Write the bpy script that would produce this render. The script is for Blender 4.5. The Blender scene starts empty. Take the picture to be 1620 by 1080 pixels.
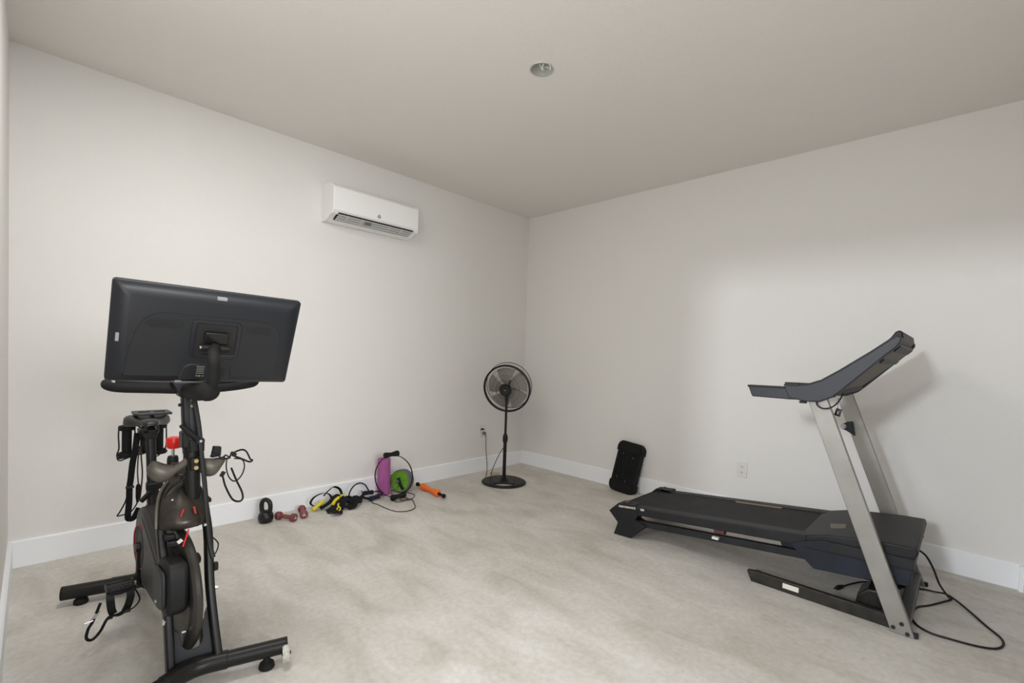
import bpy, bmesh, math, random
from mathutils import Vector, Matrix, noise
random.seed(7)
V = Vector
sc = bpy.context.scene
COL = sc.collection

# ------------------------------------------------------------------ camera
FPX, YAW, PIT, ROL, SHY = 739.4958, .7733, -.0284, .0337, 40.98
d = V((math.cos(PIT)*math.cos(YAW), math.cos(PIT)*math.sin(YAW), math.sin(PIT)))
r = V((math.sin(YAW), -math.cos(YAW), 0)); u = r.cross(d)
R_ = r*math.cos(ROL) + u*math.sin(ROL); U_ = u*math.cos(ROL) - r*math.sin(ROL)
cam = bpy.data.cameras.new('camera'); co = bpy.data.objects.new('camera', cam); COL.objects.link(co)
M3 = Matrix((R_, U_, -d)).transposed()
co.matrix_world = Matrix.Translation((-3.8759, -3.5888, 1.2234)) @ M3.to_4x4()
cam.sensor_width = 36; cam.sensor_fit = 'HORIZONTAL'
cam.lens = FPX/1620*36; cam.shift_y = SHY/1620
cam.clip_start = .01
sc.camera = co
# ------------------------------------------------------------------ light
w = bpy.data.worlds.new('world'); sc.world = w; w.use_nodes = True
bg = w.node_tree.nodes['Background']; bg.inputs[0].default_value = (.93, .96, 1, 1); bg.inputs[1].default_value = 1.1
def area(name, loc, target, sx, sy, power, col):
    l = bpy.data.lights.new(name, 'AREA'); l.shape = 'RECTANGLE'; l.size = sx; l.size_y = sy
    l.energy = power; l.color = col
    o = bpy.data.objects.new(name, l); COL.objects.link(o); o.location = loc
    o.rotation_euler = (V(target)-V(loc)).to_track_quat('-Z', 'Y').to_euler()
    return o
area('daylight_side_door', (-10.0, -2.58, 3.0), (0, -3.1, 1.0), .6, .5, 420, (.88, .94, 1))
area('fill_side_door', (-4.15, -3.0, 1.4), (0, -2.6, 3.1), 1.4, 1.6, 44, (1, .97, .93))  # fill light added in the doorway to brighten the right wall and ceiling
area('daylight_rear_opening', (-3.35, -9.5, 2.6), (-2.8, 0, 1.0), 2.4, 1.8, 420, (.98, .99, 1))
area('overhead_fill', (-3.45, -1.75, 2.735), (-3.45, -1.75, 0), .6, .6, 44, (1, .985, .96))  # unseen overhead fill added to brighten the left floor, no fixture there
sc.view_settings.view_transform = 'Standard'; sc.view_settings.look = 'None'
sc.view_settings.gamma = 1; sc.view_settings.use_curve_mapping = False
sc.view_settings.exposure = -0.85
sc.cycles.max_bounces = 10; sc.cycles.diffuse_bounces = 6

# ------------------------------------------------------------------ materials
def mat(name, col, rough=.5, metal=0, bump=0, bscale=200, var=0, vscale=5, spec=.5, trans=0, alpha=1):
    m = bpy.data.materials.new(name); m.use_nodes = True
    nt = m.node_tree; b = nt.nodes['Principled BSDF']
    b.inputs['Base Color'].default_value = (*col, 1); b.inputs['Roughness'].default_value = rough
    b.inputs['Metallic'].default_value = metal; b.inputs['Specular IOR Level'].default_value = spec
    if trans: b.inputs['Transmission Weight'].default_value = trans
    tc = nt.nodes.new('ShaderNodeTexCoord')
    if bump:
        n = nt.nodes.new('ShaderNodeTexNoise'); n.inputs['Scale'].default_value = bscale; n.inputs['Detail'].default_value = 3
        bp = nt.nodes.new('ShaderNodeBump'); bp.inputs['Strength'].default_value = bump; bp.inputs['Distance'].default_value = .002
        nt.links.new(tc.outputs['Object'], n.inputs['Vector'])
        nt.links.new(n.outputs['Fac'], bp.inputs['Height']); nt.links.new(bp.outputs['Normal'], b.inputs['Normal'])
    if var:
        n = nt.nodes.new('ShaderNodeTexNoise'); n.inputs['Scale'].default_value = vscale; n.inputs['Detail'].default_value = 5
        mr = nt.nodes.new('ShaderNodeMapRange'); mr.inputs[1].default_value = .3; mr.inputs[2].default_value = .7
        mr.inputs[3].default_value = 1-var; mr.inputs[4].default_value = 1+var
        mx = nt.nodes.new('ShaderNodeVectorMath'); mx.operation = 'SCALE'; mx.inputs[0].default_value = col
        nt.links.new(tc.outputs['Object'], n.inputs['Vector']); nt.links.new(n.outputs['Fac'], mr.inputs[0])
        nt.links.new(mr.outputs[0], mx.inputs['Scale']); nt.links.new(mx.outputs[0], b.inputs['Base Color'])
    return m
WALL = mat('wall_paint', (.758, .744, .722), .85, bump=.55, bscale=170)
CEIL = mat('ceiling_paint', (.76, .735, .70), .9, bump=.7, bscale=120)
TRIM = mat('trim_paint', (.87, .885, .91), .4)
BLK = mat('black_plastic', (.009, .009, .0095), .5, var=.25, vscale=20, spec=.32)
BLKG = mat('black_gloss', (.007, .007, .007), .25)
BLKM = mat('black_painted_steel', (.0085, .0082, .008), .38, var=.2, vscale=15, spec=.32)
MATTE = mat('matte_black_rubber', (.008, .008, .008), .8, spec=.32)
STEPM = mat('step_black', (.003, .003, .0035), .6, spec=.25)
STRAP = mat('black_webbing', (.007, .007, .0085), .9, bump=.4, bscale=600, spec=.32)
MON = mat('monitor_back', (.011, .013, .0175), .36)
MON2 = mat('monitor_panel', (.0105, .012, .015), .5)
GREYT = mat('grey_tab', (.36, .36, .37), .5)
SCREEN = mat('screen_glass', (.008, .008, .01), .1)
BRONZE = mat('bronze_grey_metal', (.135, .122, .103), .42, .35, var=.2, vscale=25)
HOODM = mat('hood_metal', (.058, .050, .041), .30, .6, var=.25, vscale=20)
GUARD = mat('guard_grey', (.040, .038, .035), .45, .2, var=.15)
FLY = mat('flywheel_steel', (.050, .046, .041), .35, .5)
PLATE = mat('dark_plate', (.028, .029, .032), .45, .3)
CHROME = mat('chrome', (.75, .75, .75), .2, 1)
BRASS = mat('brass', (.55, .43, .2), .3, .8)
RED = mat('red_plastic', (.72, .012, .008), .28)
REDM = mat('muted_red', (.13, .035, .04), .5)
REDD = mat('dark_red', (.35, .03, .03), .4)
WHITEP = mat('white_plastic', (.80, .81, .80), .35)
CLEARW = mat('wheel_urethane', (.5, .5, .44), .25, var=.3, vscale=60)
LOUV = mat('louver_grey', (.5, .5, .49), .5)
SLOT = mat('dark_slot', (.01, .01, .01), .8)
ACW = mat('ac_white', (.86, .865, .855), .3)
OUTM = mat('outlet_white', (.72, .70, .67), .4)
SILV = mat('silver_grey_steel', (.30, .29, .27), .45, .5, var=.12, vscale=6)
BAR = mat('crossbar_grey', (.085, .085, .09), .4, .4)
TGRY = mat('treadmill_slate', (.022, .025, .035), .5, bump=.2, bscale=500, var=.1)
TDK = mat('treadmill_dark', (.013, .0135, .016), .5, var=.3, vscale=8, spec=.32)
TBLUE = mat('treadmill_blue_black', (.011, .014, .024), .45, var=.3, vscale=8, spec=.32)
BELT = mat('treadmill_belt', (.014, .014, .0145), .7, bump=.4, bscale=300, var=.35, vscale=9, spec=.32)
BASEB = mat('base_brown_black', (.026, .023, .020), .45, .3, var=.4, vscale=25)
UNDER = mat('console_underside', (.16, .145, .125), .7)
BELTU = mat('orange_edge', (.26, .17, .12), .6)
PURP = mat('purple_foam', (.38, .095, .30), .6, var=.1, vscale=12)
GREEN = mat('green_plastic', (.14, .36, .02), .4)
GREYR = mat('grey_rubber', (.15, .15, .15), .7)
NAVY = mat('navy_foam', (.010, .015, .032), .8, spec=.32)
ORNG = mat('orange_plastic', (.85, .17, .01), .4)
YEL = mat('yellow_rubber', (.72, .60, .03), .5)
BURG = mat('burgundy_vinyl', (.17, .045, .05), .45, var=.3, vscale=60)
BURG2 = mat('burgundy_grip', (.21, .06, .055), .5, var=.3, vscale=60)
IRON = mat('cast_iron', (.009, .009, .009), .35, .2, bump=.6, bscale=120, var=.6, vscale=40)
ROPEB = mat('brown_cord', (.05, .03, .022), .6)
LABELW = mat('label_white', (.72, .72, .66), .5)
TEXTM = mat('white_print', (.75, .75, .72), .6)
TEXTG = mat('grey_print', (.30, .31, .25), .6)
CANW = mat('can_white', (.62, .62, .58), .3, .3)
CUFF = mat('fan_black', (.006, .006, .006), .4, spec=.32)
FANB = mat('fan_base', (.014, .015, .0145), .55)
FGRIL = mat('fan_wire', (.05, .044, .038), .4, .3)
BLADE = mat('fan_blade', (.27, .25, .22), .5)
STAIN = mat('floor_stain', (.44, .35, .245), .9, var=.15, vscale=30)

def floor_mat():
    m = bpy.data.materials.new('concrete'); m.use_nodes = True; nt = m.node_tree; L = nt.links.new
    b = nt.nodes['Principled BSDF']; b.inputs['Roughness'].default_value = .62; b.inputs['Specular IOR Level'].default_value = .3
    tc = nt.nodes.new('ShaderNodeTexCoord')
    mp = nt.nodes.new('ShaderNodeMapping'); mp.inputs['Rotation'].default_value = (0, 0, .75); mp.inputs['Scale'].default_value = (1, .42, 1)
    L(tc.outputs['Object'], mp.inputs[0])
    def noi(s, det, src, dist=0):
        n = nt.nodes.new('ShaderNodeTexNoise'); n.inputs['Scale'].default_value = s; n.inputs['Detail'].default_value = det
        n.inputs['Roughness'].default_value = .62; n.inputs['Distortion'].default_value = dist
        L(src, n.inputs['Vector']); return n.outputs['Fac']
    def ramp(f, stops):
        c = nt.nodes.new('ShaderNodeValToRGB'); e = c.color_ramp.elements
        e[0].position, e[0].color = stops[0][0], (*stops[0][1], 1); e[1].position, e[1].color = stops[-1][0], (*stops[-1][1], 1)
        for p, cc in stops[1:-1]:
            q = e.new(p); q.color = (*cc, 1)
        L(f, c.inputs[0]); return c.outputs[0]
    def mix(f, a, bb, mode='MIX'):
        x = nt.nodes.new('ShaderNodeMix'); x.data_type = 'RGBA'; x.blend_type = mode
        if isinstance(f, float): x.inputs[0].default_value = f
        else: L(f, x.inputs[0])
        L(a, x.inputs[6]); L(bb, x.inputs[7]); return x.outputs[2]
    base = ramp(noi(1.1, 8, tc.outputs['Object'], .4), [(.3, (.555, .52, .475)), (.5, (.595, .57, .53)), (.7, (.64, .62, .585))])
    streak = ramp(noi(5.5, 9, mp.outputs[0], .6), [(.34, (.86, .84, .81)), (.5, (1, 1, 1)), (.64, (1.09, 1.095, 1.10))])
    c1 = mix(1.0, base, streak, 'MULTIPLY')
    fine = ramp(noi(38, 5, tc.outputs['Object']), [(.3, (.90, .90, .89)), (.7, (1.07, 1.07, 1.07))])
    c2 = mix(1.0, c1, fine, 'MULTIPLY')
    spots = ramp(noi(9, 4, tc.outputs['Object'], 1.2), [(.70, (1, 1, 1)), (.80, (.80, .76, .70))])
    c3 = mix(1.0, c2, spots, 'MULTIPLY')
    L(c3, b.inputs['Base Color'])
    n = nt.nodes.new('ShaderNodeTexNoise'); n.inputs['Scale'].default_value = 30; n.inputs['Detail'].default_value = 8
    L(tc.outputs['Object'], n.inputs['Vector'])
    bp = nt.nodes.new('ShaderNodeBump'); bp.inputs['Strength'].default_value = .35; bp.inputs['Distance'].default_value = .003
    L(n.outputs['Fac'], bp.inputs['Height']); L(bp.outputs['Normal'], b.inputs['Normal'])
    return m
CONC = floor_mat()

# ------------------------------------------------------------------ geometry helpers
class G:
    def __init__(s): s.v = []; s.f = []
    def add(s, vs, fs):
        k = len(s.v); s.v += [V(x) for x in vs]; s.f += [tuple(i+k for i in f) for f in fs]; return s
    def box(s, c, size, rot=None):
        hx, hy, hz = size[0]/2, size[1]/2, size[2]/2
        P = [V((x, y, z)) for x in (-hx, hx) for y in (-hy, hy) for z in (-hz, hz)]
        if rot: P = [rot @ p for p in P]
        return s.add([p+V(c) for p in P], [(0, 1, 3, 2), (4, 6, 7, 5), (0, 4, 5, 1), (2, 3, 7, 6), (0, 2, 6, 4), (1, 5, 7, 3)])
    def prism(s, poly, o, ax, ay, an, t0, t1):
        """poly of (a,b) -> o + a*ax + b*ay, extruded along an from t0 to t1"""
        o, ax, ay, an = V(o), V(ax), V(ay), V(an); n = len(poly)
        vs = [o+ax*a+ay*b+an*t0 for a, b in poly]+[o+ax*a+ay*b+an*t1 for a, b in poly]
        fs = [tuple(range(n))[::-1], tuple(range(n, 2*n))]+[(i, (i+1) % n, n+(i+1) % n, n+i) for i in range(n)]
        return s.add(vs, fs)
    def ringprism(s, out, inn, o, ax, ay, an, t0, t1):
        o, ax, ay, an = V(o), V(ax), V(ay), V(an); n = len(out)
        def P(l, t): return [o+ax*a+ay*b+an*t for a, b in l]
        vs = P(out, t0)+P(inn, t0)+P(out, t1)+P(inn, t1); fs = []
        for i in range(n):
            j = (i+1) % n
            fs += [(i, n+i, n+j, j), (2*n+i, 2*n+j, 3*n+j, 3*n+i), (i, j, 2*n+j, 2*n+i), (n+i, 3*n+i, 3*n+j, n+j)]
        return s.add(vs, fs)
    def lathe(s, prof, o, ax, n=32, closed=False):
        """prof of (radius, height) about axis ax through o"""
        ax = V(ax).normalized(); a = ax.orthogonal().normalized(); b = ax.cross(a); o = V(o); vs = []; fs = []; m = len(prof)
        for rr, h in prof:
            for k in range(n):
                t = 2*math.pi*k/n; vs.append(o+ax*h+(a*math.cos(t)+b*math.sin(t))*max(rr, 1e-5))
        for i in range(m if closed else m-1):
            i2 = (i+1) % m
            for k in range(n):
                k2 = (k+1) % n; fs.append((i*n+k, i*n+k2, i2*n+k2, i2*n+k))
        if not closed: fs += [tuple(range(n))[::-1], tuple(range((m-1)*n, m*n))]
        return s.add(vs, fs)
    def cyl(s, a, b, ra, rb=None, n=24):
        a, b = V(a), V(b); return s.lathe([(ra, 0), (ra if rb is None else rb, (b-a).length)], a, b-a, n)
    def tube(s, path, rad, n=10, closed=False, up=None, prof=None):
        """sweep a circle (or prof: list of (side,up) offsets) along path; rad number or list"""
        P = [V(p) for p in path]; m = len(P)
        if prof is None: prof = [(math.cos(2*math.pi*k/n), math.sin(2*math.pi*k/n)) for k in range(n)]
        n = len(prof); rs = rad if isinstance(rad, (list, tuple)) else [rad]*m
        T = []
        for i in range(m):
            a = P[i-1] if (i or closed) else P[i]; b = P[(i+1) % m] if (i < m-1 or closed) else P[i]
            T.append((b-a).normalized())
        if up is None: N = T[0].orthogonal().normalized()
        vs = []; fs = []
        for i in range(m):
            if up is not None:
                S = T[i].cross(V(up));
                S = S.normalized() if S.length > 1e-4 else T[i].orthogonal().normalized()
                N = S.cross(T[i]).normalized()
            else:
                N = (N-T[i]*N.dot(T[i])).normalized(); S = T[i].cross(N)
            for a, b in prof: vs.append(P[i]+(S*a+N*b)*rs[i])
        for i in range(m if closed else m-1):
            j = (i+1) % m
            for k in range(n):
                k2 = (k+1) % n; fs.append((i*n+k, i*n+k2, j*n+k2, j*n+k))
        if not closed: fs += [tuple(range(n))[::-1], tuple(range((m-1)*n, m*n))]
        return s.add(vs, fs)
    def ribbon(s, path, wid, th, up):
        return s.tube(path, 1, up=up, prof=[(-wid/2, -th/2), (wid/2, -th/2), (wid/2, th/2), (-wid/2, th/2)])
    def ball(s, c, rad, n=20, sc_=(1, 1, 1)):
        vs = []; fs = []; m = n//2
        for i in range(1, m):
            ph = math.pi*i/m
            for k in range(n):
                t = 2*math.pi*k/n
                vs.append(V(c)+V((math.sin(ph)*math.cos(t)*sc_[0], math.sin(ph)*math.sin(t)*sc_[1], math.cos(ph)*sc_[2]))*rad)
        for i in range(m-2):
            for k in range(n): fs.append((i*n+k, (i+1)*n+k, (i+1)*n+(k+1) % n, i*n+(k+1) % n))
        fs += [tuple(range(n)), tuple(range((m-2)*n, (m-1)*n))[::-1]]
        return s.add(vs, fs)
    def loft(s, rings):
        n = len(rings[0]); vs = [p for rg in rings for p in rg]; fs = []
        for i in range(len(rings)-1):
            for k in range(n): fs.append((i*n+k, i*n+(k+1) % n, (i+1)*n+(k+1) % n, (i+1)*n+k))
        fs += [tuple(range(n))[::-1], tuple(range((len(rings)-1)*n, len(rings)*n))]
        return s.add(vs, fs)

def sm(pts, k=6, closed=False):
    P = [V(p) for p in pts]; n = len(P); out = []
    for i in range(n if closed else n-1):
        if closed: a, b, c, e = P[i-1], P[i], P[(i+1) % n], P[(i+2) % n]
        else: a, b, c, e = P[max(i-1, 0)], P[i], P[i+1], P[min(i+2, n-1)]
        for j in range(k):
            t = j/k
            out.append(.5*((2*b)+(c-a)*t+(2*a-5*b+4*c-e)*t*t+(3*b-3*c+e-a)*t**3))
    if not closed: out.append(P[-1])
    return out
def rrect(w_, h, rr, n=5, cx=0, cy=0):
    out = []
    for sx, sy, a0 in ((1, 1, 0), (-1, 1, 90), (-1, -1, 180), (1, -1, 270)):
        for k in range(n+1):
            a = math.radians(a0+90*k/n); out.append((cx+sx*(w_/2-rr)+rr*math.cos(a), cy+sy*(h/2-rr)+rr*math.sin(a)))
    return out
def obj(name, g, m, parent=None, bevel=0, seg=2, smooth=35, orig=(0, 0, 0)):
    o0 = V(orig)
    if parent is not None:
        p = parent
        while p is not None:
            o0 = o0+p.location; p = p.parent
    me = bpy.data.meshes.new(name); me.from_pydata([v-o0 for v in g.v], [], g.f); me.validate()
    bm = bmesh.new(); bm.from_mesh(me); bmesh.ops.recalc_face_normals(bm, faces=bm.faces); bm.to_mesh(me); bm.free()
    me.materials.append(m); me.polygons.foreach_set('use_smooth', [True]*len(me.polygons))
    me.set_sharp_from_angle(angle=math.radians(smooth))
    o = bpy.data.objects.new(name, me); COL.objects.link(o); o.location = V(orig); o.parent = parent
    if bevel:
        b = o.modifiers.new('bevel', 'BEVEL'); b.width = bevel; b.segments = seg; b.limit_method = 'ANGLE'; b.angle_limit = math.radians(40)
        b.harden_normals = False
    return o
def thing(name, label, cat, loc, group=None):
    o = bpy.data.objects.new(name, None); COL.objects.link(o); o.location = loc; o.empty_display_size = .1
    return tag(o, label, cat, group)
def tag(o, label, cat, group=None):
    o['label'] = label; o['category'] = cat
    if group: o['group'] = group
    return o
def struct(name, g, m, bevel=0):
    o = obj(name, g, m, None, bevel); o['kind'] = 'structure'; return o
X_, Y_, Z_ = V((1, 0, 0)), V((0, 1, 0)), V((0, 0, 1))

# ------------------------------------------------------------------ room
H = 2.743; RX, RY = 3.968, 3.859; HB = .143; TB = .018
struct('floor', G().box((-RX/2-.5, -RY/2-.4, -.05), (RX+1.4, RY+1.2, .1)), CONC)
# ceiling with the round hole of the light fixture
CX0, CY0, CR = -1.988, -1.893, .062
g = G(); n = 40
hole = [(CX0+CR*math.cos(2*math.pi*k/n), CY0+CR*math.sin(2*math.pi*k/n)) for k in range(n)]
outr = []
for x, y in hole:
    dx, dy = x-CX0, y-CY0; s = max(abs(dx), abs(dy)); outr.append((CX0+dx/s*.3, CY0+dy/s*.3))
g.ringprism(outr, hole, (0, 0, H), X_, Y_, Z_, 0, .04)
x0, x1, y0, y1 = -RX-.12, .12, -RY-.12, .12
for a, b, c, e in ((x0, CX0-.3, y0, y1), (CX0+.3, x1, y0, y1), (CX0-.3, CX0+.3, y0, CY0-.3), (CX0-.3, CX0+.3, CY0+.3, y1)):
    g.box(((a+b)/2, (c+e)/2, H+.02), (b-a, e-c, .04))
struct('ceiling', g, CEIL)
struct('wall_left', G().box((-RX/2, .06, H/2), (RX+.24, .12, H)), WALL)
struct('wall_right', G().box((.06, -RY/2-.06, H/2), (.12, RY+.12, H)), WALL)
# side wall (far left of the picture) with its doorway, the wall behind the camera with its opening
g = G(); D0, D1, DH = -3.78, -2.23, 2.37
g.box((-RX-.06, (0+D1)/2, H/2), (.12, -D1, H)).box((-RX-.06, (D0-RY)/2, H/2), (.12, RY+D0, H)).box((-RX-.06, (D0+D1)/2, (H+DH)/2), (.12, D1-D0, H-DH))
struct('wall_side', g, WALL)
g = G(); E0, E1, EH = -3.80, -2.30, 2.6
g.box(((-RX+E0)/2, -RY-.06, H/2), (RX+E0, .12, H)).box((E1/2, -RY-.06, H/2), (-E1, .12, H)).box(((E0+E1)/2, -RY-.06, (H+EH)/2), (E1-E0, .12, H-EH))
struct('wall_rear', g, WALL)
def board(name, a, b, nrm):
    a, b, nrm = V(a), V(b), V(nrm); dr = (b-a).normalized()
    g = G().prism([(0, 0), (TB, 0), (TB, HB-.006), (TB-.006, HB), (0, HB)], a, nrm, Z_, dr, 0, (b-a).length)
    return struct(name, g, TRIM)
board('baseboard_left', (-RX, 0, 0), (0, 0, 0), (0, -1, 0))
board('baseboard_right', (0, -TB, 0), (0, -RY, 0), (-1, 0, 0))
board('baseboard_side', (-RX, -TB, 0), (-RX, D1-.02, 0), (1, 0, 0))
board('baseboard_rear', (-TB, -RY, 0), (-.045, -RY, 0), (0, 1, 0))

# recessed light can in the ceiling
t = thing('recessed_light', 'empty round recessed light opening in the ceiling with loose wires inside', 'ceiling light', (CX0, CY0, H))
obj('can_housing', G().lathe([(.0600, .002), (.058, .075), (.045, .098), (.002, .10), (.002, .104), (.048, .102), (.0612, .078), (.0616, .002)], (CX0, CY0, H), Z_, 40, closed=True), CANW, t)
obj('trim_ring', G().lathe([(.0585, -.0015), (.066, -.0025), (.067, 0), (.060, .004)], (CX0, CY0, H), Z_, 40, closed=True), CANW, t)
obj('wire_loop', G().tube(sm([(CX0+.02+.026*math.cos(a), CY0-.016+.02*math.sin(a), H+.02+.012*math.sin(a*2)) for a in [k*.7 for k in range(9)]], 4, True), .0035, 8), WHITEP, t)
obj('wire', G().tube(sm([(CX0-.0, CY0+.03, H+.09), (CX0-.005, CY0+.02, H+.05), (CX0+.01, CY0+.01, H+.015), (CX0+.018, CY0+.004, H+.01)], 5), .0035, 8), WHITEP, t)

# ------------------------------------------------------------------ air conditioner
AX0, AX1 = -2.342, -1.600
t = thing('air_conditioner', 'white wall-mounted split air conditioner high on the left wall', 'air conditioner', ((AX0+AX1)/2, 0, 2.19))
prof = [(0, 2.468), (.05, 2.47), (.165, 2.442), (.195, 2.425), (.203, 2.40), (.203, 2.26), (.196, 2.232), (.185, 2.222), (.15, 2.222), (.10, 2.195), (.03, 2.186), (0, 2.19)]
obj('casing', G().prism([(-a, b) for a, b in prof], (AX0, 0, 0), Y_, Z_, X_, .004, AX1-AX0-.004), ACW, t, .004)
for k, xx in enumerate((AX0, AX1-.012)):
    obj('end_cap', G().prism([(-a*1.0-(.002 if a > .1 else 0), b+(.002 if b > 2.3 else -.003)) for a, b in prof], (xx, 0, 0), Y_, Z_, X_, 0, .012), ACW, t, .003)
fp = obj('front_panel', G().prism([(-.201, 2.42), (-.209, 2.41), (-.212, 2.33), (-.209, 2.247), (-.20, 2.236), (-.201, 2.30)], (AX0, 0, 0), Y_, Z_, X_, .006, AX1-AX0-.006), ACW, t, .002)
g = G(); o = V((-1.972, -.2115, 2.272))
def tri(a, b, wd):
    g.prism([(a[0], a[1]), (b[0], b[1]), (b[0]*.52, b[1]*.52), (a[0]*.52, a[1]*.52)], o, X_, Z_, Y_, -.0008, .003)
T3 = [(0, .021), (.0185, -.0115), (-.0185, -.0115)]
for i in range(3):
    a, b = V(T3[i]+(0,)), V(T3[(i+1) % 3]+(0,))
    p, q = a.lerp(b, .10), a.lerp(b, .76); tri((p.x, p.y), (q.x, q.y), 0)
obj('emblem', g, SLOT, fp)
obj('outlet_opening', G().prism([(-.199, 2.231), (-.1985, 2.2245), (-.15, 2.2195), (-.105, 2.193), (-.10, 2.20), (-.15, 2.228)], (AX0, 0, 0), Y_, Z_, X_, .045, AX1-AX0-.045), SLOT, t)
for i, (a, z, w1) in enumerate(((.188, 2.216, .015), (.163, 2.207, .02), (.136, 2.196, .022))):
    rot = Matrix.Rotation(math.radians(-28), 3, 'X')
    g = G().box(((AX0+AX1)/2, -a, z), (AX1-AX0-.10, w1, .003), rot)
    if i == 0:
        for xx in (-2.22, -2.10, -1.86, -1.75): g.box((xx, -.166, 2.2055), (.012, .06, .012), rot)
    obj('louver', g, LOUV, t)
obj('louver_motor_clip', G().box((-2.045, -.172, 2.207), (.045, .03, .014), Matrix.Rotation(math.radians(-28), 3, 'X')), GREYR, t)

# ------------------------------------------------------------------ wall outlets
def outlet(o, ax, nrm, label):
    o, ax, nrm = V(o), V(ax), V(nrm)
    t = thing('wall_outlet', label, 'outlet', o)
    pl = obj('cover_plate', G().prism(rrect(.076, .122, .006), o, ax, Z_, nrm, 0, .006), OUTM, t, .002)
    for sgn in (1, -1):
        c = o+Z_*(.0215*sgn)
        rc = obj('receptacle', G().prism(rrect(.034, .029, .010), c, ax, Z_, nrm, .004, .0085), OUTM, t, .001)
        g = G()
        for dx, hh in ((-.0065, .009), (.0065, .007)): g.box(c+ax*dx+Z_*.003+nrm*.0085, (abs(ax.x)*.0022+abs(ax.y)*.001+.0006, abs(ax.y)*.0022+abs(ax.x)*.001+.0006, hh))
        g.cyl(c-Z_*.0065+nrm*.005, c-Z_*.0065+nrm*.009, .0026, n=10)
        obj('slots', g, SLOT, rc)
    return t
outlet((-.612, 0, .415), (1, 0, 0), (0, -1, 0), 'white wall outlet on the left wall beside the fan, with a plug in it')
outlet((0, -2.357, .384), (0, 1, 0), (-1, 0, 0), 'white wall outlet on the right wall above the treadmill deck, nothing plugged in')

# ------------------------------------------------------------------ pedestal fan
FX, FY = -.745, -.475
t = thing('pedestal_fan', 'black pedestal fan with a round base standing in the corner of the room', 'fan', (FX, FY, 0))
n = 48; R0 = .212
out = [(R0*math.cos(2*math.pi*k/n), R0*math.sin(2*math.pi*k/n)) for k in range(n)]
# crescent opening on the camera side of the base
cdir = V((-.69, -.72, 0)); crgt = V((.72, -.69, 0))
inn = [(.095*math.cos(2*math.pi*k/n), .055*math.sin(2*math.pi*k/n)-.118) for k in range(n)]
g = G(); o = V((FX, FY, 0))
g.ringprism(out, inn, o, crgt, -cdir, Z_, .004, .014)
g2 = [(a*.93, b*.93) for a, b in out]; i2 = [(a*1.06, (b+.118)*1.06-.118) for a, b in inn]
g.ringprism(g2, i2, o, crgt, -cdir, Z_, .014, .022)
obj('base', g, FANB, t, .003)
obj('base_socket', G().lathe([(.06, .02), (.045, .028), (.024, .04), (.021, .06)], o, Z_, 24), CUFF, t)
obj('lower_pole', G().cyl((FX, FY, .03), (FX, FY, .40), .0165), CUFF, t)
obj('collar', G().lathe([(.019, .385), (.024, .40), (.025, .43), (.020, .455), (.013, .47)], o, Z_, 20), CUFF, t)
obj('upper_pole', G().cyl((FX, FY, .44), (FX, FY, .80), .0115), CUFF, t)
hc = V((FX, FY, .897)); fr = V((-.093, -.052, -.022)).normalized()       # head centre and where it faces
fs_ = fr.cross(Z_).normalized(); fu = fs_.cross(fr)
obj('motor_housing', G().lathe([(.02, -.17), (.045, -.16), (.052, -.12), (.05, -.06), (.03, -.045)], hc, fr, 24), CUFF, t)
obj('neck', G().tube([(FX, FY, .78), V((FX, FY, .83)), hc-fr*.11-Z_*.03], [.016, .018, .022], 14), CUFF, t)
def circ(c, rr, n=48): return [c+fs_*(rr*math.cos(2*math.pi*k/n))+fu*(rr*math.sin(2*math.pi*k/n)) for k in range(n)]
GR = .222
g = G()
for k in range(64):                                                     # spiral wires of the front grille
    a0 = 2*math.pi*k/64; pts = []
    for j in range(9):
        q = j/8; rr = .05+(GR-.05)*q; a = a0+.55*(1-q)**1.0; dep = .058-.05*q**2.4
        pts.append(hc+fr*dep+fs_*rr*math.cos(a)+fu*rr*math.sin(a))
    g.tube(pts, .0010, 5)
for rr, dp in ((.09, .056), (.135, .048)): g.tube(circ(hc+fr*dp, rr), .0012, 5, True)
obj('front_grille', g, FGRIL, t)
g = G()
for k in range(64):
    a = 2*math.pi*k/64; pts = []
    for j in range(7):
        q = j/6; rr = .05+(GR-.05)*q; dep = -.10+.03*q**2.6
        pts.append(hc+fr*dep+fs_*rr*math.cos(a)+fu*rr*math.sin(a))
    g.tube(pts, .0011, 5)
for rr, dp in ((.10, -.098), (.15, -.078), (.188, -.04)): g.tube(circ(hc+fr*dp, rr), .0014, 5, True)
obj('rear_grille', g, FGRIL, t)
obj('rim', G().lathe([(GR-.002, -.012), (GR+.008, -.010), (GR+.008, .012), (GR-.002, .014), (GR-.008, .010), (GR-.008, -.008)], hc, fr, 64, closed=True), CUFF, t)
obj('rear_rim', G().tube(circ(hc-fr*.072+fu*.012, GR+.002, 64), .0032, 8, True), CUFF, t)
rc_ = obj('grille_badge', G().lathe([(.056, .048), (.060, .056), (.057, .063), (.050, .062), (.048, .066), (.001, .068)], hc, fr, 32), BLKG, t)
obj('badge_print', G().box(hc+fr*.0682, (.03, .03, .004), Matrix.Rotation(math.atan2(fr.y, fr.x), 3, 'Z') @ Matrix.Diagonal((.02, .9, 1))), TEXTG, rc_)
g = G()
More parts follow.
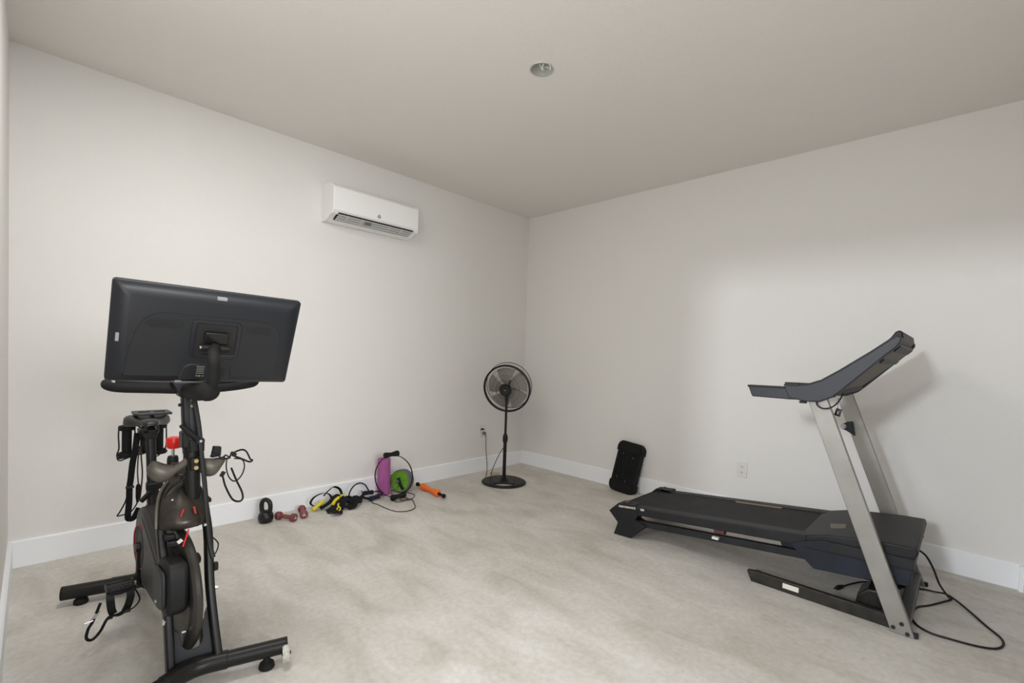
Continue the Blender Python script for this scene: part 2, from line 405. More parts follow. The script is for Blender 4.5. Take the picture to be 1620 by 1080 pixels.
for k in range(5):
    a0 = 2*math.pi*k/5; rings = []
    vs = []; NJ, NI = 7, 7
    for th in (0, .0015):
        for j in range(NJ):
            rr = .03+.165*j/(NJ-1)
            for i in range(NI):
                a = a0+(i/(NI-1)-.5)*(1.0+.12*math.sin(j/(NJ-1)*3.1))+.25*j/(NJ-1)
                vs.append(hc+fr*(-.03+.035*(i/(NI-1)-.5)+th)+fs_*rr*math.cos(a)+fu*rr*math.sin(a))
    fs = []
    for L0 in (0, NJ*NI):
        for j in range(NJ-1):
            for i in range(NI-1): q = L0+j*NI+i; fs.append((q, q+1, q+NI+1, q+NI))
    g.add(vs, fs)
bl = obj('blades', g, BLADE, t)
obj('hub', G().lathe([(.03, -.05), (.034, -.02), (.03, .0), (.012, .01)], hc, fr, 20), CUFF, bl)
# cord: plug in the wall outlet, down to the floor, round the base and up to the neck
g = G().tube(sm([(-.60, -.045, .372), (-.60, -.05, .34), (-.605, -.06, .22), (-.62, -.10, .08), (-.72, -.20, .008), (-.84, -.30, .006), (-.90, -.38, .006), (-.945, -.44, .006), (-.94, -.52, .006), (-.90, -.56, .01),
    (-.93, -.50, .03), (-.905, -.455, .05), (-.86, -.44, .15), (-.80, -.46, .28), (FX-.018, FY-.018, .37), (FX-.012, FY-.012, .47), (FX-.02, FY-.02, .55), (FX-.012, FY-.012, .70), (FX, FY, .80)], 6), .0034, 8)
cd = obj('power_cord', g, BLK, t)
obj('plug', G().box((-.602, -.022, .393), (.028, .034, .026)).cyl((-.602, -.03, .392), (-.60, -.047, .366), .007, n=10), GREYR, cd, .003)
tag(obj('plug_adapter', G().box((-.622, -.021, .437), (.03, .025, .011)).cyl((-.640, -.018, .437), (-.628, -.018, .437), .009, n=12), BLK, None, .002), 'small black plug adapter in the upper socket of the outlet beside the fan', 'plug')

# ------------------------------------------------------------------ treadmill
TX0, TX1 = -1.045, -.43
t = thing('treadmill', 'dark treadmill with grey uprights along the right wall', 'treadmill', ((TX0+TX1)/2, -2.8, 0))
def zt(y): return .213+(-1.95-y)*.1015        # top of the deck rails along y
def yz(poly, x0_, x1_): return G().prism(poly, (0, 0, 0), Y_, Z_, X_, x0_, x1_)
obj('running_belt', yz([(-1.87, .165), (-1.90, .20), (-1.96, zt(-1.96)-.004), (-3.02, zt(-3.02)-.004), (-3.02, zt(-3.02)-.03), (-1.90, .16)], -.955, -.50), BELT, t)
obj('deck_board', yz([(-1.95, .16), (-1.95, .185), (-3.0, .285), (-3.0, .262)], -.985, -.475), BELTU, t)
for nm, xa, xb in (('near', TX0, -.958), ('far', -.505, TX1)):
    p = [(-1.93, .232), (-2.03, zt(-2.03)), (-3.02, zt(-3.02)+.004), (-3.02, zt(-3.02)-.052), (-2.05, zt(-2.05)-.052), (-1.98, .15)]
    obj('side_rail', yz(p, xa, xb), TDK, t, .004)
    ec = obj('end_cap', yz([(-1.828, .152), (-1.862, .186), (-1.90, .222), (-2.02, .234), (-2.05, .166), (-2.03, .135), (-2.11, .112), (-2.00, .008), (-1.872, .0), (-1.9, .086)], xa-(.004 if nm == 'near' else -.0), xb+(.0 if nm == 'near' else .004)), TDK, t, .003)
    obj('frame_rail', yz([(-1.98, .128), (-3.02, .235), (-3.02, .195), (-2.07, .098), (-1.99, .092)], xa+.012 if nm == 'near' else xb-.05, xa+.05 if nm == 'near' else xb-.012), TDK, t, .003)
    for yy in (-2.565, -2.93) if nm == 'near' else ():
        obj('deck_bracket', G().box(((xa+xb)/2+.01, yy, zt(yy)-.066), (.04, .06, .035)), REDM if yy > -2.6 else TBLUE, t, .002)
obj('label_sticker', G().box((TX0+.0005, -2.56, zt(-2.56)-.10), (.024, .036, .012)), LABELW, t)
obj('deck_edge_strip', yz([(-2.49, zt(-2.49)+.001), (-2.77, zt(-2.77)+.001), (-2.77, zt(-2.77)-.004), (-2.49, zt(-2.49)-.004)], -.520, -.5055), BELTU, t)
obj('rear_roller', G().cyl((-.95, -1.885, .172), (-.505, -1.885, .172), .024), MATTE, t)
obj('reflector', G().box((-1.0, -1.945, .2305), (.04, .03, .004), Matrix.Rotation(-.12, 3, 'X')), REDM, t)
# motor hood
hood = [(-2.96, .272), (-2.99, .318), (-3.10, .352), (-3.225, .373), (-3.36, .389), (-3.455, .394), (-3.462, .37), (-3.45, .335), (-2.97, .262)]
hd = obj('motor_hood', yz(hood, TX0+.005, TX1-.005), TGRY if False else TDK, t, .012, 3)
sk = obj('motor_skirt', yz([(-2.945, .262), (-2.98, .285), (-3.10, .325), (-3.452, .345), (-3.44, .215), (-3.25, .185), (-3.06, .166), (-3.035, .186)], TX0-.006, TX1+.006), TBLUE, t, .004)
obj('hood_foot_step', yz([(-2.93, .268), (-3.02, .312), (-3.14, .350), (-3.14, .338), (-3.02, .298)], -.98, -.72), TGRY, t, .004)
obj('hood_emblem', G().prism([(0, 0), (.10, -.02), (.12, .05), (.03, .06)], (-.9, -3.10, .349), X_, -Y_*.99+Z_*.16, Z_, 0, .004), UNDER, hd)
for xa, xb in ((TX0-.012, TX0-.001), (TX1+.001, TX1+.012)):
    obj('hood_seam', yz([(-3.02, .266), (-3.452, .29), (-3.452, .284), (-3.02, .26)], xa, xb), TDK, sk)
obj('hood_grille', yz([(-3.12, .325), (-3.45, .342), (-3.45, .297), (-3.12, .275)], TX0-.009, TX0), TDK, sk, .002)
# uprights, base frame
UXN, UXF = -1.085, -.375
for ux in (UXN, UXF):
    up = obj('upright', G().prism([(-3.385, .0), (-3.47, .0), (-3.085, 1.065), (-3.003, 1.05)], (ux, 0, 0), Y_, Z_, X_, -.016, .016), SILV, t, .003)
    for yy, zz in ((-3.392, .02), (-3.421, .046), (-3.443, .008)):
        obj('bolt', G().cyl((ux-.021, yy, zz+.006), (ux-.012, yy, zz+.006), .0085, n=14), BASEB, up)
    obj('foot_cap', G().box((ux+.002, -3.455, .012), (.020, .05, .022)), TBLUE, up, .003)
    sx = 1 if ux == UXN else -1
    obj('base_rail', G().prism([(-2.745, .055), (-2.77, 0), (-3.40, 0), (-3.40, .062), (-2.80, .062)], (ux+sx*.034, 0, 0), Y_, Z_, X_, -.017, .017), BASEB, t, .004)
    obj('rail_wheel', G().cyl((ux+sx*.055, -2.79, .028), (ux+sx*.078, -2.79, .028), .028), GREYR, t, .003)
obj('rail_sticker', G().box((UXN+.0165, -2.965, .036), (.002, .075, .026)), LABELW, t)
obj('cross_bar', G().box(((UXN+UXF)/2, -3.425, .045), (UXF-UXN-.034, .05, .055)), BAR, t, .004)
obj('lift_bracket', G().prism([(-3.20, .12), (-3.22, .03), (-3.38, .03), (-3.40, .20), (-3.30, .22)], (0, 0, 0), Y_, Z_, X_, -.62, -.585), BASEB, t, .003)
obj('lift_motor', G().prism([(-3.225, .012), (-3.235, .07), (-3.275, .11), (-3.33, .115), (-3.34, .012)], (0, 0, 0), Y_, Z_, X_, -.95, -.80), BASEB, t, .01, 3)
# console: two side panels carrying handles, a tray between them
sp = [(-2.905, 1.092), (-2.90, 1.112), (-2.955, 1.112), (-3.01, 1.122), (-3.065, 1.145), (-3.137, 1.197), (-3.258, 1.293), (-3.328, 1.353), (-3.350, 1.368), (-3.362, 1.362), (-3.366, 1.346), (-3.352, 1.318), (-3.315, 1.280), (-3.15, 1.100), (-3.112, 1.062), (-3.06, 1.036), (-3.0, 1.032), (-2.925, 1.044)]
hp = [(-2.722, 1.095), (-2.91, 1.098), (-2.955, 1.095), (-3.0, 1.04), (-2.93, 1.036), (-2.745, 1.037)]
for xa, xb in ((-1.125, -1.065), (-.395, -.335)):
    obj('handle', yz(hp, xa+.004, xb-.004), TGRY, t, .006, 3)
    s_ = obj('console_side', yz(sp, xa, xb), TGRY, t, .005, 2)
    e = [(-2.90, 1.106), (-2.955, 1.106), (-3.01, 1.116), (-3.065, 1.139), (-3.137, 1.191), (-3.258, 1.287), (-3.328, 1.347), (-3.348, 1.360)]
    obj('edge_trim', yz([(a, b+.0095) for a, b in e]+[(a, b+.0015) for a, b in e[::-1]], xa-.0025, xb+.0025), BLK, s_)
    obj('handle_trim', yz([(-2.7205, 1.0985), (-2.90, 1.101), (-2.90, 1.090), (-2.723, 1.0885)], xa+.001, xb-.001), BLK, s_)
    obj('clip', G().box(((xa+xb)/2, -2.985, 1.027), (.03, .03, .012)), BLK, s_, .002)
cpl = [(-3.02, 1.105), (-3.07, 1.13), (-3.14, 1.185), (-3.26, 1.28), (-3.335, 1.345), (-3.352, 1.335), (-3.22, 1.20), (-3.10, 1.085)]
obj('console_deck', yz(cpl, -1.066, -.394), TDK, t, .003)
obj('display_hood', yz([(-3.26, 1.298), (-3.318, 1.364), (-3.334, 1.390), (-3.348, 1.398), (-3.360, 1.390), (-3.364, 1.365), (-3.352, 1.335), (-3.25, 1.25)], -1.03, -.41), BLK, t, .006, 3)
obj('console_underside', yz([(-3.125, 1.09), (-3.20, 1.163), (-3.345, 1.308), (-3.335, 1.322), (-3.19, 1.175), (-3.115, 1.10)], -1.06, -.40), UNDER, t)
g = G()
for ya, za, yb, zb in ((-3.11, 1.085, -3.140, 1.108), (-3.335, 1.308, -3.358, 1.332), (-3.285, 1.252, -3.300, 1.268)):
    g.prism([(ya, za), (yb, zb), (yb, zb-.016), (ya, za-.016)], (0, 0, 0), Y_, Z_, X_, -1.064, -.396)
obj('underside_frame', g, BLK, t, .002)
obj('console_crossbar', G().box(((UXN+UXF)/2, -3.10, 1.085), (UXF-UXN, .03, .02)), TDK, t, .004)
lp = obj('key_cord', G().tube(sm([(-1.115, -3.046, 1.045), (-1.128, -3.055, 1.018), (-1.128, -3.082, 1.005), (-1.128, -3.116, 1.016), (-1.10, -3.138, 1.045), (-1.07, -3.15, 1.085)], 6), .0035, 8), BLK, t)
sk_ = obj('safety_key', G().box((-1.0, -3.122, .982), (.014, .026, .038), Matrix.Rotation(.25, 3, 'X')).tube([(-1.0, -3.118, .998), (-1.02, -3.125, 1.065)], .0012, 6), BLKG, t, .002)
obj('key_window', G().box((-1.0075, -3.122, .982), (.0014, .007, .016), Matrix.Rotation(.25, 3, 'X')), GREYT, sk_)
lk = obj('storage_latch', G().prism([(-3.115, .800), (-3.100, .885), (-3.075, .880), (-3.045, .862), (-3.045, .838), (-3.075, .825)], (UXF-.03, 0, 0), Y_, Z_, X_, -.012, .02), TBLUE, t, .003)
obj('latch_knob', G().lathe([(.016, 0), (.016, .008), (.010, .010), (.010, .016)], (UXF-.042, -3.057, .852), -X_, 20), GREYT, lk)
# power cord of the treadmill
pc = obj('power_cord', G().tube(sm([(-.72, -3.44, .30), (-.70, -3.475, .27), (-.66, -3.505, .20), (-.60, -3.53, .11), (-.52, -3.565, .03), (-.478, -3.578, .007), (-.53, -3.556, .006), (-.65, -3.50, .006), (-.73, -3.455, .006), (-.85, -3.44, .006),
    (-.943, -3.465, .006), (-.985, -3.515, .006), (-.982, -3.58, .006), (-.964, -3.668, .006), (-.926, -3.727, .006), (-.862, -3.752, .006), (-.79, -3.747, .006), (-.70, -3.702, .006), (-.566, -3.637, .009), (-.463, -3.564, .018), (-.441, -3.51, .008), (-.447, -3.462, .006), (-.49, -3.385, .006),
    (-.52, -3.305, .006), (-.60, -3.215, .006), (-.70, -3.165, .006), (-.765, -3.145, .008)], 5), .0048, 8), BLK, t)
obj('plug', G().tube([(-.76, -3.147, .010), (-.80, -3.134, .012), (-.815, -3.13, .012)], [.008, .013, .011], 10).cyl((-.812, -3.125, .012), (-.84, -3.118, .012), .003, n=6).cyl((-.812, -3.138, .012), (-.84, -3.131, .012), .003, n=6), BLK, pc)
# lettering on the near end cap
def text(s, parent, loc, ax, ay, size, m, ext=.0004):
    c = bpy.data.curves.new('lettering', 'FONT'); c.body = s; c.size = size; c.extrude = ext; c.offset = .0005
    tmp = bpy.data.objects.new('lettering', c); COL.objects.link(tmp); bpy.context.view_layer.update()
    me = bpy.data.meshes.new_from_object(tmp.evaluated_get(bpy.context.evaluated_depsgraph_get())); bpy.data.objects.remove(tmp); bpy.data.curves.remove(c)
    me.materials.clear(); me.materials.append(m); me.name = 'lettering'
    o = bpy.data.objects.new('lettering', me); COL.objects.link(o); ax, ay = V(ax).normalized(), V(ay).normalized(); az = ax.cross(ay)
    mm = Matrix((ax, ay, az)).transposed().to_4x4(); mm.translation = V(loc)
    o0 = V((0, 0, 0)); p = parent
    while p is not None: o0 = o0+p.location; p = p.parent
    mm.translation = V(loc)-o0; o.parent = parent; o.matrix_local = mm
    return o
ncap = [o for o in t.children if o.name.startswith('end_cap')][0]
text('PERFORMANCE', ncap, (TX0-.0048, -1.905, .195), (0, -1, .12), (0, .12, 1), .0185, TEXTM)
text('300', ncap, (TX0-.0048, -2.068, .2115), (0, -1, .12), (0, .12, 1), .0185, TEXTM)

# ------------------------------------------------------------------ step board leaning on the right wall
t = thing('aerobic_step', 'black ribbed plastic aerobic step standing on end against the right wall', 'exercise step', (-.14, -1.36, 0))
W2, H2, T2 = .262, .445, .062
lean = Matrix.Rotation(math.radians(13), 3, 'Y') @ Matrix.Rotation(math.radians(5.5), 3, 'X')
ex, ey, ez = lean @ V((0, -1, 0)), lean @ V((0, 0, 1)), lean @ V((-1, 0, 0))
o = V((-.118, -1.372, .004))
ol = []
for a, b in rrect(W2, H2, .045, 8, 0, H2/2):
    ol.append((a, b+(.018*(1-(a/(W2/2))**2) if b > H2/2 else -.018*(1-(a/(W2/2))**2)+.004)))
# waist: body narrower than the end blocks on both sides
body = []
for a, b in ol: body.append((a, b))
def waist(pts):
    P = [p for p in pts]
    res = []
    for i, (a, b) in enumerate(P):
        res.append((a, b))
        a2, b2 = P[(i+1) % len(P)]
        if abs(b2-b) > .2:
            s = 1 if a > 0 else -1
            ya, yb = (H2-.085, .085) if b > b2 else (.085, H2-.085)
            res += [(s*W2/2, ya), (s*(W2/2-.012), ya), (s*(W2/2-.012), yb), (s*W2/2, yb)]
    return res
def P3(a, b, c): return o+ex*a+ey*b+ez*c
st = G().prism(waist(body), o, ex, ey, ez, -.035, .035)
obj('shell', st, STEPM, t, .004)
g = G()
for k in range(7):
    a = -.09+.03*k; g.prism([(a-.006, .09), (a+.006, .09), (a+.006, H2-.09), (a-.006, H2-.09)], o, ex, ey, ez, .034, .041)
obj('tread_ribs', g, STEPM, t, .0015)
obj('end_panel', G().prism(rrect(W2-.04, .06, .02, 5, 0, .05), o, ex, ey, ez, .034, .040), STEPM, t, .002)
obj('end_panel', G().prism(rrect(W2-.04, .06, .02, 5, 0, H2-.05), o, ex, ey, ez, .034, .040), STEPM, t, .002)
for a, b in ((-.05, .34), (.055, .32), (-.06, .12), (.03, .10)): obj('stud', G().lathe([(.005, 0), (.005, .003)], P3(a, b, .040), ez, 12), GREYR, t)

# ------------------------------------------------------------------ kettlebell, dumbbells
t = thing('kettlebell', 'small black cast iron kettlebell standing by the left baseboard', 'kettlebell', (-2.745, -.145, 0))
kb = V((-2.745, -.145, 0))
body_ = obj('bell', G().lathe([(.001, 0), (.032, 0), (.041, .005), (.047, .018), (.050, .036), (.048, .052), (.042, .066), (.030, .078), (.012, .085), (.001, .086)], kb, Z_, 32), IRON, t)
hx = V((.50, -.86, 0)).normalized()
obj('handle', G().tube(sm([kb+hx*.026+Z_*.055, kb+hx*.034+Z_*.085, kb+hx*.036+Z_*.12, kb+hx*.026+Z_*.146, kb+Z_*.157, kb-hx*.026+Z_*.146, kb-hx*.036+Z_*.12, kb-hx*.034+Z_*.085, kb-hx*.026+Z_*.055], 5), .0150, 12), IRON, t)
def dumbbell(a, b, label, hr=.028):
    a, b = V(a), V(b); ax = (b-a).normalized(); L = (b-a).length
    t = thing('dumbbell', label, 'dumbbell', ((a+b)/2)*1.0, 'burgundy dumbbells')
    t.location.z = 0
    obj('grip', G().lathe([(.012, .03), (.0145, L/2-.02), (.0155, L/2), (.0145, L/2+.02), (.012, L-.03)], a, ax, 20), BURG2, t)
    for p, q in ((a, ax), (b, -ax)):
        hd_ = obj('weight_head', G().lathe([(.020, -.002), (hr-.002, .0), (hr, .006), (hr, .026), (hr-.005, .033), (.013, .038)], p, q, 20), BURG, t)
        if p is b:
            for k, (dx, dz, wd) in enumerate(((0, -.004, .022), (.0, .008, .006))):
                s = ax.cross(Z_).normalized()
                g = G().prism([(-wd/2, -.0025), (wd/2, -.0025), (wd/2, .0025), (-wd/2, .0025)], b+ax*.0022+s*dx+Z_*dz, s, Z_, ax, -.001, .0008)
                obj('print', g, TEXTM, hd_)
    return t
dumbbell((-2.668, -.135, .028), (-2.592, -.265, .028), 'burgundy dumbbell lying lengthwise directly beside the kettlebell')
dumbbell((-2.483, -.10, .028), (-2.523, -.245, .028), 'burgundy dumbbell seen end-on, nearer to the yellow and black straps')

# ------------------------------------------------------------------ black and yellow suspension straps
t = thing('suspension_trainer', 'tangled black suspension straps with yellow grips by the left baseboard', 'exercise straps', (-2.25, -.15, 0))
g = G()
random.seed(3)
g.ribbon(sm([(-2.40, -.11, .03), (-2.425, -.115, .06), (-2.40, -.12, .10), (-2.34, -.12, .118), (-2.29, -.12, .105), (-2.27, -.13, .06), (-2.33, -.16, .03)], 6), .003, .022, (.3, -1, .2))
g.ribbon(sm([(-2.32, -.10, .09), (-2.28, -.10, .125), (-2.24, -.10, .145), (-2.20, -.11, .125), (-2.185, -.12, .08), (-2.20, -.13, .03)], 6), .0035, .024, (.3, -.8, .5))
g.ribbon(sm([(-2.39, -.12, .02), (-2.34, -.16, .035), (-2.27, -.14, .06), (-2.22, -.12, .085), (-2.19, -.14, .06), (-2.14, -.15, .045)], 6), .032, .004, Z_)
g.ribbon(sm([(-2.37, -.16, .018), (-2.30, -.16, .05), (-2.24, -.12, .075), (-2.17, -.10, .055), (-2.13, -.10, .03)], 6), .03, .004, (0, -.4, 1))
g.ribbon(sm([(-2.36, -.25, .014), (-2.32, -.25, .03), (-2.27, -.20, .045), (-2.20, -.17, .05), (-2.15, -.19, .035), (-2.10, -.20, .03)], 6), .04, .004, (-.3, -.6, 1))
g.ribbon(sm([(-2.33, -.30, .012), (-2.29, -.27, .028), (-2.25, -.21, .04), (-2.23, -.15, .05), (-2.18, -.11, .05)], 6), .034, .004, (-.3, -.3, 1))
g.ribbon(sm([(-2.35, -.31, .015), (-2.335, -.335, .03), (-2.30, -.33, .012), (-2.275, -.29, .015)], 5), .036, .005, Z_)
g.ribbon(sm([(-2.30, -.21, .02), (-2.24, -.25, .03), (-2.18, -.26, .02), (-2.13, -.24, .03), (-2.11, -.19, .05), (-2.12, -.14, .03)], 6), .03, .004, (0, -.5, 1))
g.ribbon(sm([(-2.20, -.27, .006), (-2.165, -.285, .02), (-2.13, -.26, .04), (-2.11, -.22, .02)], 6), .026, .004, (.4, -.4, 1))
for k in range(7):
    a = (-2.30+.17*random.random(), -.25+.12*random.random(), .006); b = (a[0]+.07, a[1]+.05, .045*random.random()+.02); c = (b[0]+.05, b[1]-.03, .02)
    g.ribbon(sm([a, b, c], 5), .03, .004, (random.random()-.5, -.3, 1))
obj('webbing', g, STRAP, t)
obj('foot_grip', G().tube(sm([(-2.425, -.155, .018), (-2.38, -.14, .035), (-2.325, -.115, .055)], 5), .013, 14), YEL, t)
obj('foot_grip', G().tube(sm([(-2.30, -.215, .045), (-2.265, -.18, .062), (-2.225, -.155, .072)], 5), .012, 14), YEL, t)
obj('yellow_tag', G().ribbon(sm([(-2.205, -.145, .072), (-2.185, -.13, .082), (-2.165, -.125, .083)], 4), .016, .004, Z_), YEL, t)
cc = V((-2.285, -.285, .03)); a1, a2 = V((.8, -.5, 0)).normalized(), V((.3, .3, .9)).normalized()
obj('buckle_ring', G().tube([cc+a1*.012*math.cos(q*.5236)+a2*.012*math.sin(q*.5236) for q in range(12)], .005, 8, True), YEL, t)
obj('yellow_tag', G().ribbon(sm([cc+V((0, 0, .012)), cc+V((.004, .02, .025)), cc+V((.015, .035, .03))], 4), .010, .003, Z_), YEL, t)

# ------------------------------------------------------------------ resistance tube with foam handles
t = thing('resistance_tube', 'black resistance tube with navy foam handles beside the purple foam roller', 'resistance band', (-1.98, -.12, 0))
obj('rubber_tube', G().tube(sm([(-1.985, -.10, .045), (-2.04, -.11, .02), (-2.10, -.12, .022), (-2.125, -.125, .05), (-2.12, -.13, .095), (-2.085, -.13, .135), (-2.035, -.125, .145), (-1.985, -.11, .12), (-1.95, -.09, .08), (-1.93, -.08, .05)], 6), .0055, 10), BLK, t)
obj('foam_handle', G().lathe([(.012, 0), (.017, .004), (.018, .03), (.015, .055), (.018, .10), (.012, .108)], (-2.0, -.125, .055), V((.9, .3, -.15)), 20), NAVY, t)
obj('foam_handle', G().lathe([(.012, 0), (.018, .004), (.019, .03), (.016, .055), (.019, .10), (.012, .108)], (-1.99, -.20, .024), V((.95, .22, 0)), 20), NAVY, t)
g = G()
g.ribbon(sm([(-2.0, -.125, .055), (-2.03, -.15, .04), (-2.02, -.19, .03), (-1.99, -.20, .024)], 6), .02, .003, Z_)
obj('handle_strap', g, STRAP, t); g = G()
g.ribbon(sm([(-1.89, -.10, .04), (-1.85, -.10, .04), (-1.845, -.15, .035), (-1.885, -.177, .024)], 6), .02, .003, Z_)
obj('handle_strap', g, STRAP, t); g = G()
g.ribbon(sm([(-2.01, -.11, .07), (-1.985, -.085, .05), (-1.99, -.12, .015), (-1.95, -.17, .012)], 6), .022, .003, (1, .3, .3))
obj('handle_strap', g, STRAP, t)

# ------------------------------------------------------------------ foam roller
t = thing('foam_roller', 'purple foam roller standing upright against the left wall', 'foam roller', (-1.805, -.085, 0))
prof = []; n = 72
rl = V((-1.795, -.082, 0))
pp = []
for k in range(n):
    a = 2*math.pi*k/n; rr = .0505+(.0022 if (k % 6) < 3 else 0); pp.append((rr*math.cos(a), rr*math.sin(a)))
ip = [(.022*math.cos(2*math.pi*k/n), .022*math.sin(2*math.pi*k/n)) for k in range(n)]
obj('roller_body', G().ringprism(pp, ip, rl, X_, Y_, Z_, .0, .300), PURP, t, 0, smooth=25)
obj('end_ring', G().ringprism([(a*.99, b*.99) for a, b in pp], [(a*1.6, b*1.6) for a, b in ip], rl, X_, Y_, Z_, .300, .303), PURP, t)

# ------------------------------------------------------------------ ab wheel
t = thing('ab_wheel', 'green and grey ab roller wheel leaning by the purple foam roller', 'ab wheel', (-1.64, -.13, 0))
wc = V((-1.640, -.125, .100)); wax = V((-.84, -.40, .10)).normalized()
for k, off in enumerate((-.024, .024)):
    o = wc+wax*off
    obj('tyre', G().lathe([(.084, -.018), (.091, -.018), (.094, -.010), (.094, .010), (.091, .018), (.084, .018)], o, wax, 48, closed=True), GREYR, t)
    dsc = obj('wheel_disc', G().lathe([(.012, -.013), (.075, -.015), (.088, -.017), (.088, .017), (.075, .015), (.012, .013)], o, wax, 48), GREEN, t)
    e1 = wax.orthogonal().normalized(); e2 = wax.cross(e1)
    for q in range(6 if k else 0):
        a = q*math.pi/3; obj('spoke_rib', G().tube([o+wax*.0155+(e1*math.cos(a)+e2*math.sin(a))*.02, o+wax*.0175+(e1*math.cos(a)+e2*math.sin(a))*.074], .003, 6), GREEN, dsc)
obj('axle', G().cyl(wc-wax*.06, wc+wax*.125, .0095), GREYR, t)
obj('knee_strap', G().ribbon(sm([wc+wax*.052+V((-.008, 0, .03)), wc+wax*.060+V((.002, -.01, -.005)), wc+wax*.058+V((.018, -.022, -.05)), wc+wax*.05+V((.032, -.036, -.088))], 5), .026, .008, wax), NAVY, t)
obj('grip', G().lathe([(.012, 0), (.015, .004), (.013, .03), (.015, .055), (.011, .06)], wc-wax*.05, -wax, 18), NAVY, t)

# ------------------------------------------------------------------ pilates ring
t = thing('pilates_ring', 'thin black pilates ring with padded handles, upright in front of the purple roller', 'exercise ring', (-1.81, -.27, 0))
rc0 = V((-1.806, -.262, .193)); ra, rb = V((.995, -.06, -.05)).normalized(), V((.0, .22, 1)).normalized()
N = 56
ring = [rc0+ra*(.168*math.cos(2*math.pi*k/N))+rb*(.168*math.sin(2*math.pi*k/N)) for k in range(N)]
obj('hoop', G().tube(ring, 1, closed=True, up=ra.cross(rb), prof=[(.0035*math.cos(q*.785), .009*math.sin(q*.785)) for q in range(8)]), BLK, t)
def padg(c, ax):
    return G().lathe([(.008, -.066), (.020, -.064), (.025, -.052), (.021, -.030), (.016, 0), (.021, .030), (.025, .052), (.020, .064), (.008, .066)], c, ax, 20)
obj('padded_handle', padg(rc0+rb*.176-ra*.008, ra+V((0, 0, .10))), MATTE, t)
obj('padded_handle', padg(rc0-rb*.168+V((.020, .0, .002)), ra+V((0, 0, .14))), MATTE, t)

# ------------------------------------------------------------------ jump rope
tag(obj('jump_rope', G().tube(sm([(-1.86, -.235, .035), (-1.93, -.19, .03), (-1.99, -.24, .008), (-1.976, -.30, .004), (-1.974, -.42, .004), (-1.957, -.529, .004), (-1.91, -.575, .004), (-1.866, -.586, .004), (-1.815, -.57, .004), (-1.783, -.54, .004), (-1.74, -.46, .004), (-1.705, -.379, .006),
    (-1.72, -.33, .004), (-1.78, -.36, .004), (-1.83, -.345, .004), (-1.82, -.27, .004), (-1.78, -.19, .03), (-1.72, -.11, .03), (-1.65, -.15, .006), (-1.615, -.22, .004), (-1.62, -.29, .004), (-1.68, -.345, .004), (-1.74, -.37, .007), (-1.78, -.32, .004), (-1.75, -.28, .004), (-1.71, -.31, .007), (-1.74, -.35, .006)], 5), .0032, 8), ROPEB),
    'thin brown cord looped on the floor in front of the pilates ring', 'jump rope')

# ------------------------------------------------------------------ massage roller stick
t = thing('massage_roller', 'orange ribbed massage roller stick with black handles on the floor', 'massage roller', (-1.475, -.31, 0))
ma, mb = V((-1.462, -.09, .029)), V((-1.495, -.535, .029)); ax = (mb-ma).normalized(); L = (mb-ma).length
g = G()
prof = [(.010, .085)]
for k in range(10):
    h0 = .09+k*.0265; q = abs(k-4.5)/4.5; rr = .019+.011*q**1.3
    prof += [(rr-.006, h0), (rr, h0+.004), (rr+.001, h0+.012), (rr, h0+.020), (rr-.006, h0+.025)]
prof.append((.010, .09+10*.0265))
obj('ribbed_sleeve', g.lathe(prof, ma, ax, 28), ORNG, t, smooth=50)
for p, q in ((ma, ax), (mb, -ax)):
    obj('handle', G().lathe([(.010, 0), (.017, .003), (.019, .016), (.013, .028), (.0105, .04), (.012, .09), (.0085, .10)], p, q, 18), MATTE, t)

# ------------------------------------------------------------------ floor debris and stain
g = G().prism([(.05*math.cos(a)*(1+.3*math.sin(3*a)), .10*math.sin(a)*(1+.2*math.cos(2*a))) for a in [k*.314 for k in range(20)]], (-.60, -.20, 0), V((.7, -.7, 0)), V((.7, .7, 0)), Z_, -.001, .0006)
tag(obj('floor_stain', g, STAIN), 'tan stain on the concrete behind the fan base', 'stain')

# ------------------------------------------------------------------ exercise bike
bk = thing('exercise_bike', 'black exercise bike with a large screen, seen from its front, near the left wall', 'exercise bike', (-3.48, -1.2, 0))
NS = V((.9968, .08, 0)); ER = V((-.08, .9968, 0))       # sideways (towards the right of the picture), rearwards
def tubeo(nm, path, rad, m, parent=bk, n=16, k=6, bevel=0, up=None, prof=None):
    return obj(nm, G().tube(sm(path, k) if len(path) > 2 else path, rad, n, up=up, prof=prof), m, parent, bevel)
